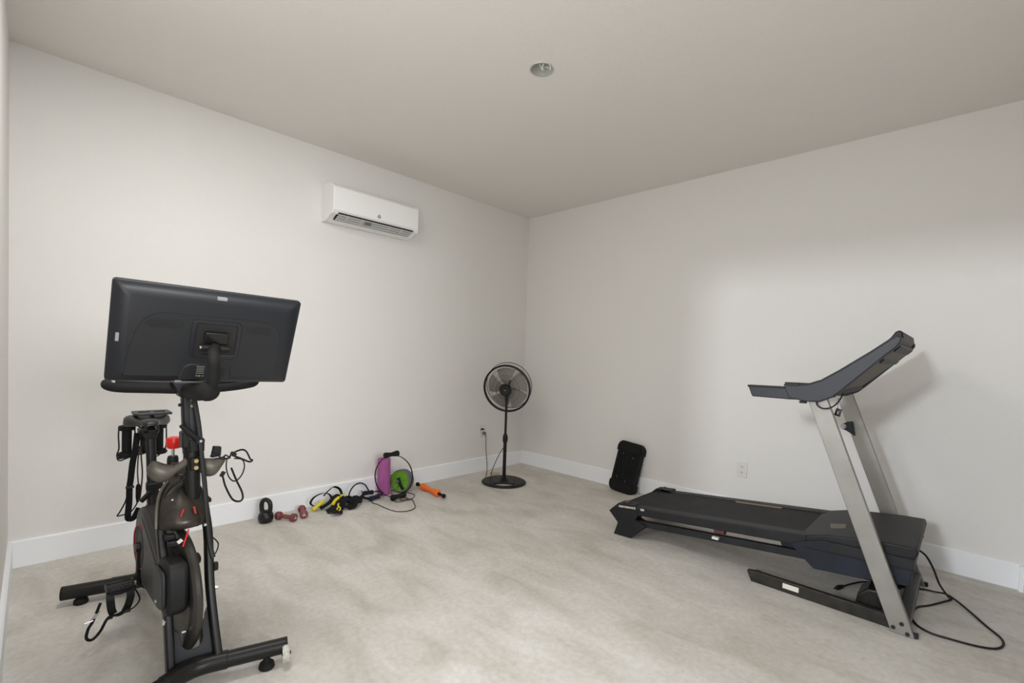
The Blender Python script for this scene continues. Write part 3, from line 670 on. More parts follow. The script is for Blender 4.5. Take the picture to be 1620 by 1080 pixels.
# stabilizers
def stabilizer(c, dl, dr, rad, wheels, ln=.292):
    c = V(c); dl, dr = V(dl).normalized(), V(dr).normalized()
    ctl = [c+dl*ln, c+dl*(ln-.006), c+dl*.10, c+dl*.03, c+dr*.03, c+dr*.10, c+dr*(ln-.006), c+dr*ln]
    P = sm(ctl, 5); rs = [rad]*len(P); rs[0] = rs[-1] = rad*.8
    st = obj('stabilizer', G().tube(P, rs, 28, up=(0, 0, 1)), BLKM, bk)
    obj('centre_sleeve', G().tube(sm([c+dl*.105, c+dl*.03, c+dr*.03, c+dr*.105], 5), rad+.003, 28, up=(0, 0, 1)), BLKM, st, .002)
    for ax in (dl, dr):
        f = c+ax*(ln-.06)
        obj('levelling_foot', G().lathe([(.025, 0), (.028, .005), (.025, .020), (.013, .030), (.010, c.z-rad+.006)], V((f.x, f.y, 0)), Z_, 20), MATTE, st)
        if wheels:
            side = V((0, -1, 0))
            wq = c+ax*.282+side*.026+V((.006 if ax.x > 0 else -.006, 0, 0)); wq.z = .052
            wh = obj('transport_wheel', G().lathe([(.018, -.010), (.030, -.012), (.034, -.006), (.034, .006), (.030, .012), (.018, .010)], wq, ax, 32, closed=True), CLEARW, st)
            obj('wheel_hub', G().lathe([(.018, -.009), (.018, .009)], wq, ax, 24), GREYT, wh)
            obj('axle_bolt', G().lathe([(.006, -.014), (.006, .018)], wq, ax, 12), BLK, wh)
    return st
stabilizer((-3.474, -1.662, .071), (-.915, -.40, 0), (.957, -.290, 0), .029, True)
stabilizer((-3.512, -.737, .060), (-.972, .235, 0), (.936, .35, 0), .031, False, .272)
# fork legs and gusset plate
FL = lambda nm, p: obj(nm, G().tube(sm(p, 6), 1, up=(0, -1, 0), prof=rrect(.026, .044, .007, 3)), BLKM, bk)
legl = FL('fork_leg', [(-3.538, -1.642, .07), (-3.541, -1.57, .33), (-3.547, -1.492, .52), (-3.538, -1.455, .60), (-3.508, -1.438, .66), (-3.455, -1.445, .70)])
legr = FL('fork_leg', [(-3.400, -1.678, .07), (-3.412, -1.60, .31), (-3.405, -1.525, .50), (-3.412, -1.475, .60), (-3.430, -1.460, .66), (-3.445, -1.455, .70)])
obj('bolt', G().cyl((-3.551, -1.60, .242), (-3.551, -1.616, .240), .0075, n=12), CHROME, legl)
obj('bolt', G().cyl((-3.402, -1.60, .31), (-3.388, -1.603, .31), .0075, n=12), CHROME, legr)
po = V((-3.470, -1.655, 0)); px_ = V((.965, -.255, 0)).normalized(); pz = V((.0, .26, 1)).normalized()
pts = [(-.062, .06), (.062, .06), (.064, .27), (.054, .268), (.040, .235), (.034, .19)]
pts += [(.034*math.cos(a), .155+.034*math.sin(a)) for a in [math.radians(-x) for x in (0, 30, 60, 90, 120, 150, 180)]]
pts += [(-.038, .185), (-.052, .20), (-.064, .235)]
pl = obj('gusset_plate', G().prism(pts, po, px_, pz, px_.cross(pz), -.004, .004), PLATE, bk)
g = G()
for a, b in ((-.055, .083), (-.032, .108), (.0, .102), (.033, .125)): g.lathe([(.0035, 0), (.0035, .003)], po+px_*a+pz*b-(pz.cross(px_))*.004*-1, px_.cross(pz), 10)
obj('screws', g, CHROME, pl)
# flywheel
fc = V((-3.489, -1.492, .302))
obj('flywheel', G().lathe([(.03, -.022), (.09, -.022), (.11, -.010), (.155, -.010), (.165, -.017), (.205, -.018), (.218, -.015), (.225, -.006), (.225, .006), (.218, .015), (.205, .018), (.165, .017), (.155, .010), (.11, .010), (.09, .022), (.03, .022)], fc, NS, 72), FLY, bk)
fw = [o for o in bk.children if o.name.startswith('flywheel')][0]
obj('flywheel_hub', G().lathe([(.012, -.062), (.02, -.058), (.028, -.05), (.03, -.03), (.03, .03), (.028, .05), (.012, .058)], fc, NS, 24), BLKM, fw)
obj('bolt', G().cyl(fc+V((-.010, -.17, -.09)), fc+V((-.022, -.17, -.09)), .005, n=10), CHROME, fw)
# brake housing ahead of the flywheel, low on the left
bo = V((-3.535, -1.60, 0))
bp = [(-.070, .462), (.02, .466), (.05, .44), (.05, .36), (.030, .31), (-.01, .285), (-.055, .276), (-.085, .30), (-.088, .36), (-.082, .44)]
br = obj('brake_housing', G().prism([(a, b) for a, b in bp], bo+NS*.0, ER, Z_, NS, -.030, .036), BLK, bk, .016, 4)
obj('brake_side_plate', G().prism([(a*.85+.0, (b-.37)*.72+.375) for a, b in bp], bo, ER, Z_, NS, -.042, -.030), PLATE, bk, .004)
obj('screw', G().cyl(bo+V((-.042, -.05, .345)), bo+V((-.05, -.052, .345)), .006, n=10), CHROME, br)
# belt guard: hull of two circles, in the plane of the wheel
gc = V((-3.553, -1.13, .362)); gp = []; GN, GE = V((1, .01, 0)).normalized(), V((-.01, 1, 0)).normalized()
c2, r1, r2 = (-.33, -.035), .162, .10
dd = math.hypot(*c2); th = math.atan2(c2[1], c2[0]); be = math.acos((r1-r2)/dd)
def arc(c, rr, a0, a1, n_=18): return [(c[0]+rr*math.cos(a0+(a1-a0)*k/n_), c[1]+rr*math.sin(a0+(a1-a0)*k/n_)) for k in range(n_+1)]
gp = arc((0, 0), r1, th+be, th-be+2*math.pi, 36)+arc(c2, r2, th-be, th+be, 22)
gd = obj('belt_guard', G().prism(gp, gc, GE, Z_, GN, -.004, .092), GUARD, bk, .016, 4)
gp2 = [(a*.80-.02, b*.80-.002) for a, b in gp]
obj('guard_panel', G().prism(gp2, gc, GE, Z_, GN, -.008, 0), GUARD, gd, .006, 2)
def circ3(c, rr, ax, n_=40, a0=0, a1=2*math.pi):
    ax = V(ax).normalized(); e1 = ER if abs(ax.dot(NS)) > .9 else ax.orthogonal().normalized(); e2 = Z_ if abs(ax.dot(NS)) > .9 else ax.cross(e1)
    return [V(c)+e1*rr*math.cos(a0+(a1-a0)*k/n_)+e2*rr*math.sin(a0+(a1-a0)*k/n_) for k in range(n_)]
obj('red_ring', G().tube(circ3(gc-GN*.0085, .090, NS), .0035, 8, True), REDD, gd)
obj('hub_recess', G().lathe([(.084, -.0095), (.084, -.002)], gc, GN, 40), BLK, gd)
# cranks and pedals
ca = gc-NS*.012
cr = obj('crank', G().tube([ca+Z_*.012, ca-Z_*.155], 1, up=NS, prof=rrect(.026, .015, .005, 3)).lathe([(.019, -.012), (.022, .014)], ca, NS, 20), BLKM, bk)
obj('crank_bolt', G().cyl(ca-Z_*.148-NS*.008, ca-Z_*.148-NS*.014, .009, n=14), CHROME, cr)
obj('crank_axle', G().cyl(gc-NS*.02, gc+NS*.15, .011), BLKM, bk)
cb = gc+NS*.145
obj('crank', G().tube([cb-Z_*.012, cb+ER*.02+Z_*.155], 1, up=NS, prof=rrect(.026, .015, .005, 3)).lathe([(.019, -.012), (.022, .014)], cb, NS, 20), BLKM, bk)
def pedal(c, s, cage):
    c = V(c)
    pd = obj('pedal', G().tube([c+NS*.004*s, c+NS*.088*s], 1, up=(0, 0, 1), prof=rrect(.075, .013, .005, 3)).cyl(c, c+NS*.09*s, .009, n=12), BLK, bk, .002)
    g = G()
    for k in range(5): g.box(c+NS*(.018+.015*k)*s-Y_*.034+Z_*.006, (.005, .012, .022))
    obj('tread_pins', g, PLATE, pd)
    g = G()
    for e in (-1, 1): g.box(c+NS*.048*s+ER*.041*e, (.086, .006, .018))
    g.box(c+NS*.091*s, (.006, .088, .018))
    obj('pedal_frame', g, BLKM, pd, .002)
    if cage:
        c = c-NS*.012*s
        g = G()
        for q in (.035, .098):
            b0 = c+NS*q*s-ER*.044
            lean_ = .012 if q > .05 else -.012
            g.ribbon(sm([b0+Z_*.0, b0-Z_*.03-ER*.006, b0-Z_*.065+ER*.004-NS*lean_*s*.4, b0-Z_*.09+ER*.014-NS*lean_*s], 4), .026, .006, -ER)
        g.ribbon(sm([c+NS*.03*s-ER*.046+Z_*.002, c+NS*.065*s-ER*.049-Z_*.004, c+NS*.102*s-ER*.046+Z_*.002], 3), .014, .005, -ER)
        obj('toe_cage', g, BLK, pd)
        g = G(); q0 = c+NS*.11*s-ER*.03
        g.tube(sm([c+NS*.018*s-ER*.03-Z_*.01, c+NS*.005*s-ER*.05-Z_*.05, c+NS*.02*s-ER*.05-Z_*.078, c+NS*.045*s-ER*.04-Z_*.093, c+NS*.072*s-ER*.04-Z_*.100, c+NS*.095*s-ER*.035-Z_*.088], 6), .0028, 8)
        g.ribbon(sm([c+NS*.045*s-ER*.04-Z_*.082, c+NS*.075*s-ER*.06-Z_*.084, c+NS*.105*s-ER*.05-Z_*.092, c+NS*.13*s-ER*.06-Z_*.13, c+NS*.155*s-ER*.07-Z_*.148, c+NS*.172*s-ER*.07-Z_*.135, c+NS*.165*s-ER*.06-Z_*.105, c+NS*.15*s-ER*.05-Z_*.085, c+NS*.125*s-ER*.03-Z_*.03], 6), .010, .002, (0, -1, .3))
        obj('toe_strap', g, STRAP, pd)
        g = G()
        for q, z in ((.042, -.088), (.098, -.094)): g.box(c+NS*q*s-ER*.046+Z_*z, (.016, .008, .012))
        obj('strap_keeper', g, PLATE, pd)
        bc_ = c+NS*.15*s-ER*.052-Z_*.07
        obj('strap_buckle', G().box(bc_, (.006, .003, .03), Matrix.Rotation(.6, 3, 'Y')).box(bc_+V((.012, 0, .006)), (.006, .003, .03), Matrix.Rotation(.6, 3, 'Y')).tube([bc_-Z_*.012, bc_-Z_*.014-NS*.025*-s], .003, 6), CHROME, pd)
pedal(ca-Z_*.148-NS*.012, -1, True)
pedal(cb+ER*.02+Z_*.148+NS*.012, 1, False)
# head shroud: bowl open to the rear and below, over the flywheel
rings = []
SH = [(.712, -1.435, .020, .016), (.692, -1.440, .036, .024), (.665, -1.450, .055, .036), (.635, -1.472, .068, .048), (.602, -1.494, .075, .056), (.570, -1.508, .078, .060), (.542, -1.518, .079, .062)]
for z, yf, hw, dp in SH:
    rg = []
    for k in range(21):
        a = math.pi+math.pi*k/20
        cx = -3.478+.004*(z-.5)/.2
        rg.append(V((cx+hw*math.cos(a), yf+.035+dp*1.25*math.sin(a)*(1 if True else 0), z+(.012*math.sin(a)+.012 if z < .54 else 0))))
    rings.append(rg)
vs = [p for rg in rings for p in rg]; fs = []; n = 21
for i in range(len(rings)-1):
    for k in range(n-1): fs.append((i*n+k, i*n+k+1, (i+1)*n+k+1, (i+1)*n+k))
hoodo = obj('head_shroud', G().add(vs, fs), HOODM, bk, smooth=80)
so = hoodo.modifiers.new('thick', 'SOLIDIFY'); so.thickness = .005; so.offset = 0
g = G()
for sx in (-1, 1):
    pth = []
    for z, yf, hw, dp in SH[1:]: pth.append((-3.478+sx*(hw+.004), yf+.02, z))
    g.tube(sm(pth, 4), .0055, 8)
obj('shroud_edge', g, CHROME if False else BRONZE, hoodo)
g = G()
for dx, m in ((-.030, 0), (.012, 0)):
    g.add([V((-3.478+dx+a*1.0, -1.5615-.014*(1-abs(a+dx)/.08)-0*b, .545+b)) for a, b in ((0, 0), (.010, .0), (.012, .040), (.002, .034))], [(0, 1, 2, 3)])
obj('red_emblem', G().box((-3.492, -1.540, .598), (.008, .012, .030), Matrix.Rotation(.3, 3, 'Y')).box((-3.452, -1.538, .600), (.008, .012, .028), Matrix.Rotation(-.2, 3, 'Y')), REDD, hoodo, .002)
obj('screws', G().cyl((-3.515, -1.50, .645), (-3.517, -1.515, .645), .0035, n=10).cyl((-3.425, -1.560, .548), (-3.424, -1.572, .546), .005, n=10), CHROME, hoodo)
tubeo('red_cable', [(-3.478, -1.58, .545), (-3.492, -1.60, .515), (-3.500, -1.605, .495)], .0028, RED, n=8)
obj('brake_spring', G().box((-3.508, -1.60, .515), (.016, .004, .012), Matrix.Rotation(-.6, 3, 'Y')), LABELW, bk)
obj('brake_bracket', G().box((-3.475, -1.48, .535), (.09, .06, .02)).box((-3.515, -1.575, .505), (.05, .03, .02)).box((-3.53, -1.56, .525), (.03, .03, .02)), BLKM, bk, .004)
tubeo('sensor_wire', [(-3.50, -1.57, .46), (-3.475, -1.60, .43), (-3.47, -1.61, .405), (-3.49, -1.615, .385)], .0018, BLK, n=6)
tubeo('sensor_wire', [(-3.385, -1.50, .47), (-3.365, -1.505, .44), (-3.372, -1.51, .41), (-3.388, -1.52, .40)], .0025, BLK, n=6)
# frame behind
tubeo('main_frame', [(-3.452, -1.43, .63), (-3.465, -1.33, .60), (-3.485, -1.16, .50), (-3.50, -1.0, .46)], 1, BLKM, up=(0, 0, 1), prof=rrect(.05, .09, .015, 3))
tubeo('seat_tube', [(-3.500, -1.12, .34), (-3.502, -1.03, .50), (-3.503, -1.0, .60)], 1, BLKM, up=(0, -1, .3), prof=rrect(.042, .055, .010, 3))
tubeo('rear_frame', [(-3.500, -1.14, .38), (-3.505, -.95, .24), (-3.512, -.76, .06)], 1, BLKM, up=(0, 0, 1), prof=rrect(.05, .06, .012, 3))
tubeo('lower_frame', [(-3.455, -1.66, .06), (-3.40, -1.45, .075), (-3.43, -1.1, .10), (-3.505, -.76, .06)], 1, BLKM, up=(0, 0, 1), prof=rrect(.03, .05, .01, 3))
# seat
sp_ = obj('seat_post', G().tube([(-3.503, -1.005, .56), (-3.508, -.975, .825)], 1, up=(0, -1, 0), prof=rrect(.036, .040, .012, 4)), BLKM, bk)
lv = obj('seat_lever', G().tube([(-3.495, -1.04, .585), (-3.55, -1.05, .53)], 1, up=(0, -1, 0), prof=rrect(.02, .014, .005, 3)).box((-3.50, -1.035, .588), (.06, .03, .028)), BLKM, bk, .003)
obj('seat_clamp', G().lathe([(.018, -.03), (.024, -.025), (.024, .025), (.018, .03)], (-3.508, -.97, .830), X_, 20).box((-3.508, -.955, .828), (.03, .12, .016)).box((-3.508, -.985, .808), (.044, .046, .028)), BLKM, bk, .002)
g = G()
for s in (-1, 1): g.tube(sm([(-3.518+s*.012, -1.06, .860), (-3.515+s*.022, -1.01, .838), (-3.512+s*.025, -.93, .836), (-3.51+s*.045, -.87, .850)], 5), .0035, 8)
obj('saddle_rails', g, BLKM, bk)
rings = []
for y, hw, zt_, dr in ((-1.085, .016, .872, .018), (-1.07, .026, .883, .036), (-1.03, .032, .886, .044), (-.98, .042, .884, .048), (-.94, .058, .886, .060), (-.90, .078, .892, .078), (-.87, .088, .895, .088), (-.845, .086, .894, .078), (-.825, .070, .888, .050)):
    rg = []
    cx = -3.521+.02*(y+1.1)/.3
    for k in range(24):
        a = 2*math.pi*k/24; ca_, sa = math.cos(a), math.sin(a)
        xx = hw*(abs(ca_)**.8)*(1 if ca_ > 0 else -1); top = -.012*(1-min(1, abs(xx)/hw))*(1 if y > -1.0 else 0)
        zz = zt_+top if sa >= 0 else zt_-dr*(.50+.50*(abs(xx)/hw)**1.8)*(abs(sa)**.4)
        if sa >= 0: zz = zt_-(1-abs(sa)**.6)*dr*.5+top
        rg.append(V((cx+xx, y, zz)))
    rings.append(rg)
sd = obj('saddle', G().loft(rings), mat('saddle_vinyl', (.013, .0125, .011), .45), bk, smooth=60)
# weight rack behind the saddle
g = G()
for s in (-1, 1):
    c = V((-3.511+s*.060, -.80, .757))
    g.tube(sm([c+V((-.028, 0, .075)), c+V((-.030, 0, .03)), c+V((-.028, 0, -.03)), c+V((-.035, -.0, -.06)), c+V((-.028, -.01, -.085)), c+V((.0, -.02, -.075)), c+V((.05 if s < 0 else .0, -.01, -.060))], 4), .003, 8)
    g.tube(sm([c+V((.028, 0, .070)), c+V((.030, 0, .03)), c+V((.030, 0, -.03)), c+V((.022, 0, -.06))], 4), .003, 8)
g.ribbon(sm([(-3.60, -.80, .682), (-3.55, -.81, .690), (-3.50, -.81, .70), (-3.42, -.80, .695)], 4), .03, .008, Z_)
g.box((-3.507, -.83, .80), (.05, .08, .03)).box((-3.507, -.80, .76), (.03, .02, .12))
for k in range(7): g.ball((-3.517+.012*math.sin(k*2.1), -.83, .70+.014*k), .008, 8)
obj('weight_rack', g, BLKM, bk)
# handlebar column, clamp, lever
obj('head_tube', G().cyl((-3.447, -1.472, .628), (-3.450, -1.462, .885), .0275, n=32), BLKM, bk, .003)
obj('column_clamp', G().box((-3.466, -1.455, .855), (.036, .062, .06)).box((-3.437, -1.475, .832), (.05, .035, .05)), BLKM, bk, .005)
obj('handlebar_post', G().tube([(-3.451, -1.45, .80), (-3.462, -1.45, 1.06)], 1, up=(0, -1, 0), prof=rrect(.046, .046, .010, 4)), BLKM, bk)
obj('post_strip', G().tube([(-3.4455, -1.474, .86), (-3.452, -1.474, 1.02)], 1, up=(0, -1, 0), prof=rrect(.020, .004, .001, 2)), MON2, bk)
g = G()
for z in (.985, 1.008): g.cyl((-3.451, -1.475, z), (-3.451, -1.480, z), .0065, n=14)
obj('bolts', g, BRASS, bk)
obj('side_knob', G().cyl((-3.482, -1.455, .988), (-3.492, -1.455, .988), .006, n=12), BLK, bk)
lvr = obj('clamp_lever', G().tube([(-3.430, -1.498, .853), (-3.455, -1.502, .878), (-3.492, -1.505, .918)], [.013, .012, .0085], 14).cyl((-3.430, -1.49, .853), (-3.430, -1.51, .853), .014), BLK, bk)
obj('lever_bolt', G().cyl((-3.430, -1.512, .853), (-3.430, -1.515, .853), .005, n=12), CHROME, lvr)
# bottle cups on their crossarm
obj('cup_arm', G().box((-3.45, -1.472, .75), (.13, .022, .045)).box((-3.445, -1.494, .765), (.03, .02, .05)), BLKM, bk, .004)
g = G()
for z in (.752, .778): g.cyl((-3.443, -1.49, z), (-3.443, -1.512, z), .0075, n=14)
obj('arm_bolts', g, BRASS, bk)
def leaf(top, bot, yk, thk):
    tp, bt = sm([V((x, 0, z)) for x, z in top], 5), sm([V((x, 0, z)) for x, z in bot], 5); n_ = len(tp); vs = []
    for i in range(7):
        q = i/6
        for k in range(n_):
            p = tp[k].lerp(bt[k], q); e = k/(n_-1)
            vs.append(V((p.x, yk(e)-.016*math.sin(math.pi*q), p.z)))
    fs = [(i*n_+k, i*n_+k+1, (i+1)*n_+k+1, (i+1)*n_+k) for i in range(6) for k in range(n_-1)]
    o = obj('bottle_holder', G().add(vs, fs), BRONZE, bk, smooth=80)
    m = o.modifiers.new('thick', 'SOLIDIFY'); m.thickness = thk; m.offset = 0
    return o
cl = leaf([(-3.586, .768), (-3.570, .792), (-3.544, .781), (-3.515, .770), (-3.49, .776), (-3.468, .792)],
          [(-3.588, .755), (-3.577, .728), (-3.554, .713), (-3.532, .714), (-3.509, .730), (-3.466, .752)], lambda e: -1.462-.036*math.sin(math.pi*(.12+.8*e)), .004)
g = G()
for x, z in ((-3.570, .762), (-3.577, .742)): g.lathe([(.004, 0), (.004, .003)], V((x, -1.4925+(.004 if z > .75 else .006), z)), V((-.2, -1, 0)), 10)
obj('screws', g, CHROME, cl)
leaf([(-3.432, .778), (-3.405, .780), (-3.375, .776), (-3.343, .780)], [(-3.430, .735), (-3.405, .713), (-3.376, .718), (-3.348, .752)], lambda e: -1.466-.034*math.sin(math.pi*(.1+.75*e)), .006)
# resistance knob
obj('knob_housing', G().lathe([(.018, 0), (.021, .01), (.019, .06), (.016, .068)], (-3.482, -1.31, .70), Z_, 20), BLK, bk)
kn = obj('resistance_knob', G().lathe([(.014, .0), (.023, .003), (.0265, .012), (.0275, .032), (.025, .044), (.014, .048)], (-3.478, -1.31, .797), Z_, 28), RED, bk)
obj('knob_stem', G().cyl((-3.482, -1.31, .76), (-3.480, -1.31, .812), .006, n=12), CHROME, kn)
# handlebar
g = G()
g.tube(sm([(-3.688, -1.33, 1.066), (-3.690, -1.385, 1.062), (-3.66, -1.42, 1.055), (-3.56, -1.44, 1.050), (-3.45, -1.45, 1.045), (-3.33, -1.445, 1.050), (-3.24, -1.425, 1.060), (-3.205, -1.38, 1.068), (-3.200, -1.32, 1.072)], 6), .0165, 14)
g.tube(sm([(-3.60, -1.43, 1.05), (-3.575, -1.36, 1.06), (-3.56, -1.28, 1.075), (-3.55, -1.22, 1.085)], 5), .015, 12)
g.tube(sm([(-3.30, -1.43, 1.05), (-3.325, -1.36, 1.06), (-3.34, -1.28, 1.075), (-3.35, -1.22, 1.085)], 5), .015, 12)
hb_ = obj('handlebar', g, MATTE, bk)
obj('handlebar_tray', G().tube(sm([(-3.67, -1.40, 1.072), (-3.56, -1.415, 1.066), (-3.45, -1.42, 1.062), (-3.33, -1.415, 1.066), (-3.22, -1.40, 1.076)], 5), 1, up=(0, 0, 1), prof=rrect(.05, .030, .010, 3)), BLK, bk)
obj('handlebar_yoke', G().prism([(-.058, .06), (.07, .06), (.028, .0), (-.028, .0)], (-3.462, -1.45, 1.018), X_, Z_, Y_, -.035, .035), BLKM, bk, .008, 3)
# screen
mc = V((-3.417, -1.585, 1.247))
MM = Matrix.Rotation(-.024, 3, 'Z') @ Matrix.Rotation(.394, 3, 'X') @ Matrix.Rotation(.031, 3, 'Y')
def mp(a, b, c=0): return mc+MM @ V((a, c, b))            # c < 0 : towards the camera (back of the screen)
ma_, mb_, mn_ = MM @ X_, MM @ Z_, MM @ V((0, -1, 0))
rings = []
for c, iw in ((-.014, 0), (.0, 0), (.006, .004), (.016, .022), (.022, .045)):
    rings.append([mc+ma_*a+mb_*b+mn_*c for a, b in rrect(.58-2*iw, .36-2*iw, max(.010, .012), 5)])
sb = obj('screen_housing', G().loft(rings), MON, bk, smooth=28)
obj('screen_glass', G().prism(rrect(.572, .352, .010), mp(0, 0), ma_, mb_, mn_, -.0155, -.0138), SCREEN, sb)
RP = [(-.246, -.150), (-.238, -.05), (-.222, .03), (-.205, .062), (-.182, .082), (-.15, .092), (.15, .088), (.19, .08), (.215, .062), (.228, .03), (.232, -.05), (.236, -.150)]
obj('rear_panel', G().loft([[mp(a, b)+mn_*.019 for a, b in RP], [mp(a*.99, b*.985)+mn_*.0235 for a, b in RP]]), MON2, sb, smooth=60)
obj('mount_frame', G().ringprism(rrect(.158, .146, .018, 5, .010, .0), rrect(.128, .118, .008, 5, .010, .002), mc, ma_, mb_, mn_, .022, .0275), MON, sb, .002)
obj('mount_recess', G().prism(rrect(.128, .118, .006, 5, .010, .002), mc, ma_, mb_, mn_, .022, .0245), mat('recess', (.010, .009, .009), .6), sb)
obj('mount_block', G().prism(rrect(.074, .044, .004, 4, .008, .012), mc, ma_, mb_, mn_, .024, .042), BLKG, sb, .003)
for a0, b0, w0, h0, c0, c1 in ((.012, .158, .031, .011, .008, .0195), (-.268, -.012, .009, .030, .006, .0185), (-.086, -.174, .020, .005, .002, .0125)):
    obj('tab', G().prism(rrect(w0, h0, .002, 3, a0, b0), mc, ma_, mb_, mn_, c0, c1), GREYT, sb)
g = G()
for a0 in (-.145, .158):
    for i in range(22 if a0 < 0 else 18):
        for j in range(8):
            a = a0+((i-11)*.0048)+(.0024 if j % 2 else 0); b = .034+.0042*(j-3.5)
            if ((a-a0)/.058)**2+((b-.034)/.020)**2 < 1: g.prism([(-.0011, -.0011), (.0011, -.0011), (.0011, .0011), (-.0011, .0011)], mp(a, b+.016), ma_, mb_, mn_, .0225, .0241)
obj('speaker_grille', g, SLOT, sb)
obj('service_panel', G().loft([[mp(a, b)+mn_*.0235 for a, b in ((-.092, -.160), (.075, -.160), (.072, -.108), (.06, -.098), (-.062, -.098), (-.078, -.110))], [mp(a, b)+mn_*.0275 for a, b in ((-.088, -.160), (.072, -.160), (.069, -.112), (.055, -.102), (-.060, -.102), (-.074, -.113))]]), MON2, sb)
g = G()
for a in (.034, .042, .050): g.prism(rrect(.004, .036, .001, 2, a, -.128), mc, ma_, mb_, mn_, .0265, .0285)
g.prism(rrect(.010, .040, .003, 2, .062, -.130), mc, ma_, mb_, mn_, .0225, .0262)
obj('vent_slots', g, SLOT, sb)
g = G()
for k in range(5): g.prism(rrect(.026-.004*(k % 2), .0022, .0005, 2, -.026, -.106-.0068*k), mc, ma_, mb_, mn_, .0270, .0280)
obj('label_print', g, TEXTG, sb)
g = G()
for a, w0 in ((-.036, .004), (-.027, .008), (-.016, .004)): g.prism(rrect(w0, .0045, .0005, 2, a, -.144), mc, ma_, mb_, mn_, .0270, .0282)
obj('label_print', g, GREYT, sb)
# arm from the column up to the hinge behind the screen
hn = mp(.006, -.022)+mn_*.050
g = G().cyl(hn-ma_*.045, hn+ma_*.045, .0125, n=20)
obj('hinge_barrel', g, BLKM, bk, .002)
obj('hinge_sleeve', G().cyl(hn-ma_*.046, hn-ma_*.024, .0095, n=16).cyl(hn-ma_*.05, hn-ma_*.044, .008, n=16), mat('steel_sleeve', (.35, .34, .33), .3, 1), bk)
obj('screen_arm', G().tube(sm([hn+Z_*.002, hn+V((-.014, -.032, -.012)), (-3.438, -1.712, 1.165), (-3.4375, -1.714, 1.13), (-3.438, -1.705, 1.09), (-3.448, -1.675, 1.062), (-3.456, -1.61, 1.047), (-3.460, -1.52, 1.045), (-3.462, -1.46, 1.045)], 6), [.0185]*26+[.024]*4+[.030]*19, 20), MATTE, bk)
obj('arm_elbow', G().ball((-3.449, -1.685, 1.058), .036, 24, (1.05, 1, 1)), MATTE, bk)
# flat cable from the screen down the right side of the column
obj('screen_cable', G().tube(sm([(-3.455, -1.56, 1.06), (-3.450, -1.50, 1.02), (-3.442, -1.495, .97), (-3.433, -1.500, .90), (-3.427, -1.515, .80), (-3.420, -1.53, .70), (-3.414, -1.55, .58), (-3.408, -1.57, .47), (-3.400, -1.585, .42)], 6), 1, up=(0, -1, 0), prof=rrect(.016, .008, .003, 3)), BLK, bk)
obj('cable_clip', G().box((-3.392, -1.585, .385), (.016, .02, .03)), BLK, bk, .004)

# things on the bike
tg = thing('slotted_plate', 'flat grey slotted plastic plate lying on the bike saddle', 'plastic plate', (-3.492, -.88, .896))
obj('plate', G().ringprism(rrect(.138, .13, .012, 4), rrect(.100, .05, .008, 4), (-3.490, -.88, .8900), X_, Y_, Z_, 0, .010), PLATE, tg, .002)
obj('cross_rib', G().box((-3.490, -.88, .895), (.014, .06, .008)), PLATE, tg)
for s, lb in ((-1, 'black spool-shaped hand weight in the rack on the left side of the saddle'), (1, 'black spool-shaped hand weight in the rack on the right side of the saddle')):
    c = V((-3.511+s*.060, -.80, .757))
    tg = thing('hand_weight', lb, 'hand weight', c-Z_*.07, 'hand weights on the bike')
    obj('shaft', G().cyl(c-Z_*.06, c+Z_*.06, .0185, n=20), MATTE, tg)
    for e in (-1, 1):
        obj('weight_head', G().lathe([(.020, -.012), (.030, -.009), (.033, 0), (.030, .011), (.018, .015)], c+Z_*.062*e, Z_, 24), MATTE, tg)
tg = thing('hanging_strap', 'long black webbing strap hanging down behind the bike saddle', 'strap', (-3.575, -.83, .43))
obj('webbing', G().ribbon(sm([(-3.538, -.845, .80), (-3.546, -.85, .72), (-3.555, -.85, .66), (-3.561, -.85, .59), (-3.565, -.85, .55), (-3.566, -.85, .48), (-3.570, -.85, .415), (-3.560, -.84, .400), (-3.545, -.83, .402), (-3.525, -.82, .44)], 6), .024, .003, (0, -1, 0)), STRAP, tg)
obj('thin_loop', G().tube(sm([(-3.572, -.855, .53), (-3.580, -.858, .49), (-3.600, -.858, .445), (-3.608, -.858, .43), (-3.585, -.862, .432), (-3.56, -.862, .44), (-3.54, -.858, .47), (-3.532, -.852, .50), (-3.53, -.85, .54)], 6), .003, 8), STRAP, tg)
obj('slider', G().box((-3.564, -.852, .552), (.032, .008, .010)), PLATE, tg, .002)
obj('toggle', G().tube([(-3.534, -.85, .56), (-3.532, -.85, .545), (-3.533, -.85, .50), (-3.536, -.85, .475)], [.006, .011, .010, .004], 12), MATTE, tg)
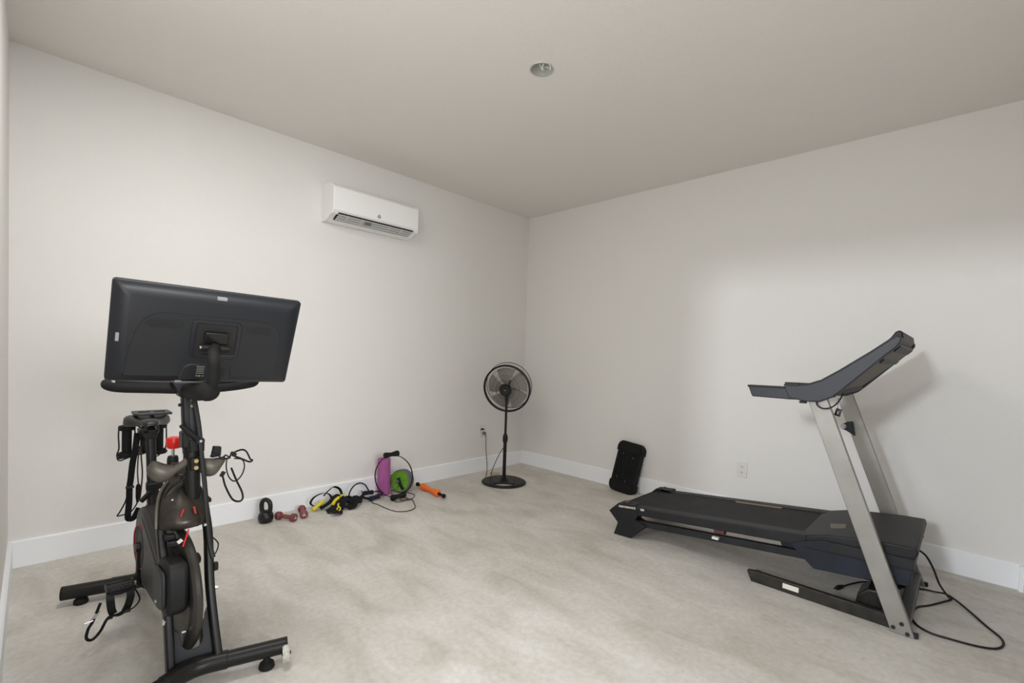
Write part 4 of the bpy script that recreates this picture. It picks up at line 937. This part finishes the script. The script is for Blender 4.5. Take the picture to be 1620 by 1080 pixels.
obj('cord', G().tube(sm([(-3.532, -.85, .55), (-3.536, -.845, .62), (-3.532, -.84, .70), (-3.525, -.84, .74)], 5), .0028, 8).tube(sm([(-3.526, -.85, .50), (-3.518, -.845, .60), (-3.522, -.84, .68), (-3.524, -.84, .74)], 5), .0032, 8), ROPEB, tg)
tg = thing('charging_cable', 'black cable with a small power brick coiled over the right bottle holder of the bike', 'cable', (-3.35, -1.47, .77))
obj('power_brick', G().prism([(-.016, 0), (.016, .004), (.018, .040), (-.008, .044)], (-3.372, -1.478, .778), X_, Z_, Y_, -.012, .014), BLK, tg, .003)
g = G()
g.tube(sm([(-3.40, -1.49, .775), (-3.37, -1.50, .780), (-3.33, -1.50, .775), (-3.31, -1.49, .79), (-3.27, -1.48, .80), (-3.245, -1.475, .79), (-3.225, -1.47, .755), (-3.215, -1.47, .75), (-3.23, -1.475, .745), (-3.27, -1.485, .765), (-3.31, -1.495, .785)], 5), .0038, 8)
g.tube(sm([(-3.335, -1.505, .78), (-3.338, -1.508, .74), (-3.325, -1.505, .70), (-3.30, -1.50, .68), (-3.27, -1.49, .695), (-3.255, -1.485, .73), (-3.265, -1.485, .76), (-3.30, -1.49, .77)], 5), .0028, 8)
g.tube(sm([(-3.315, -1.50, .735), (-3.29, -1.49, .68), (-3.265, -1.485, .63), (-3.26, -1.485, .600), (-3.275, -1.485, .590), (-3.305, -1.49, .605), (-3.335, -1.495, .66), (-3.348, -1.50, .70), (-3.352, -1.50, .715)], 5), .0042, 8)
g.tube(sm([(-3.40, -1.495, .79), (-3.38, -1.50, .80), (-3.35, -1.50, .775), (-3.34, -1.50, .79), (-3.32, -1.50, .775)], 5), .003, 8)
g.v = [V((-3.365+(v.x+3.365)*.86, v.y, v.z-.004)) for v in g.v]
obj('cord', g, BLK, tg)
obj('connector', G().box((-3.353, -1.502, .712), (.014, .010, .022), Matrix.Rotation(.5, 3, 'Y')).box((-3.314, -1.497, .787), (.022, .012, .012), Matrix.Rotation(.6, 3, 'Y')), BLK, tg, .002)
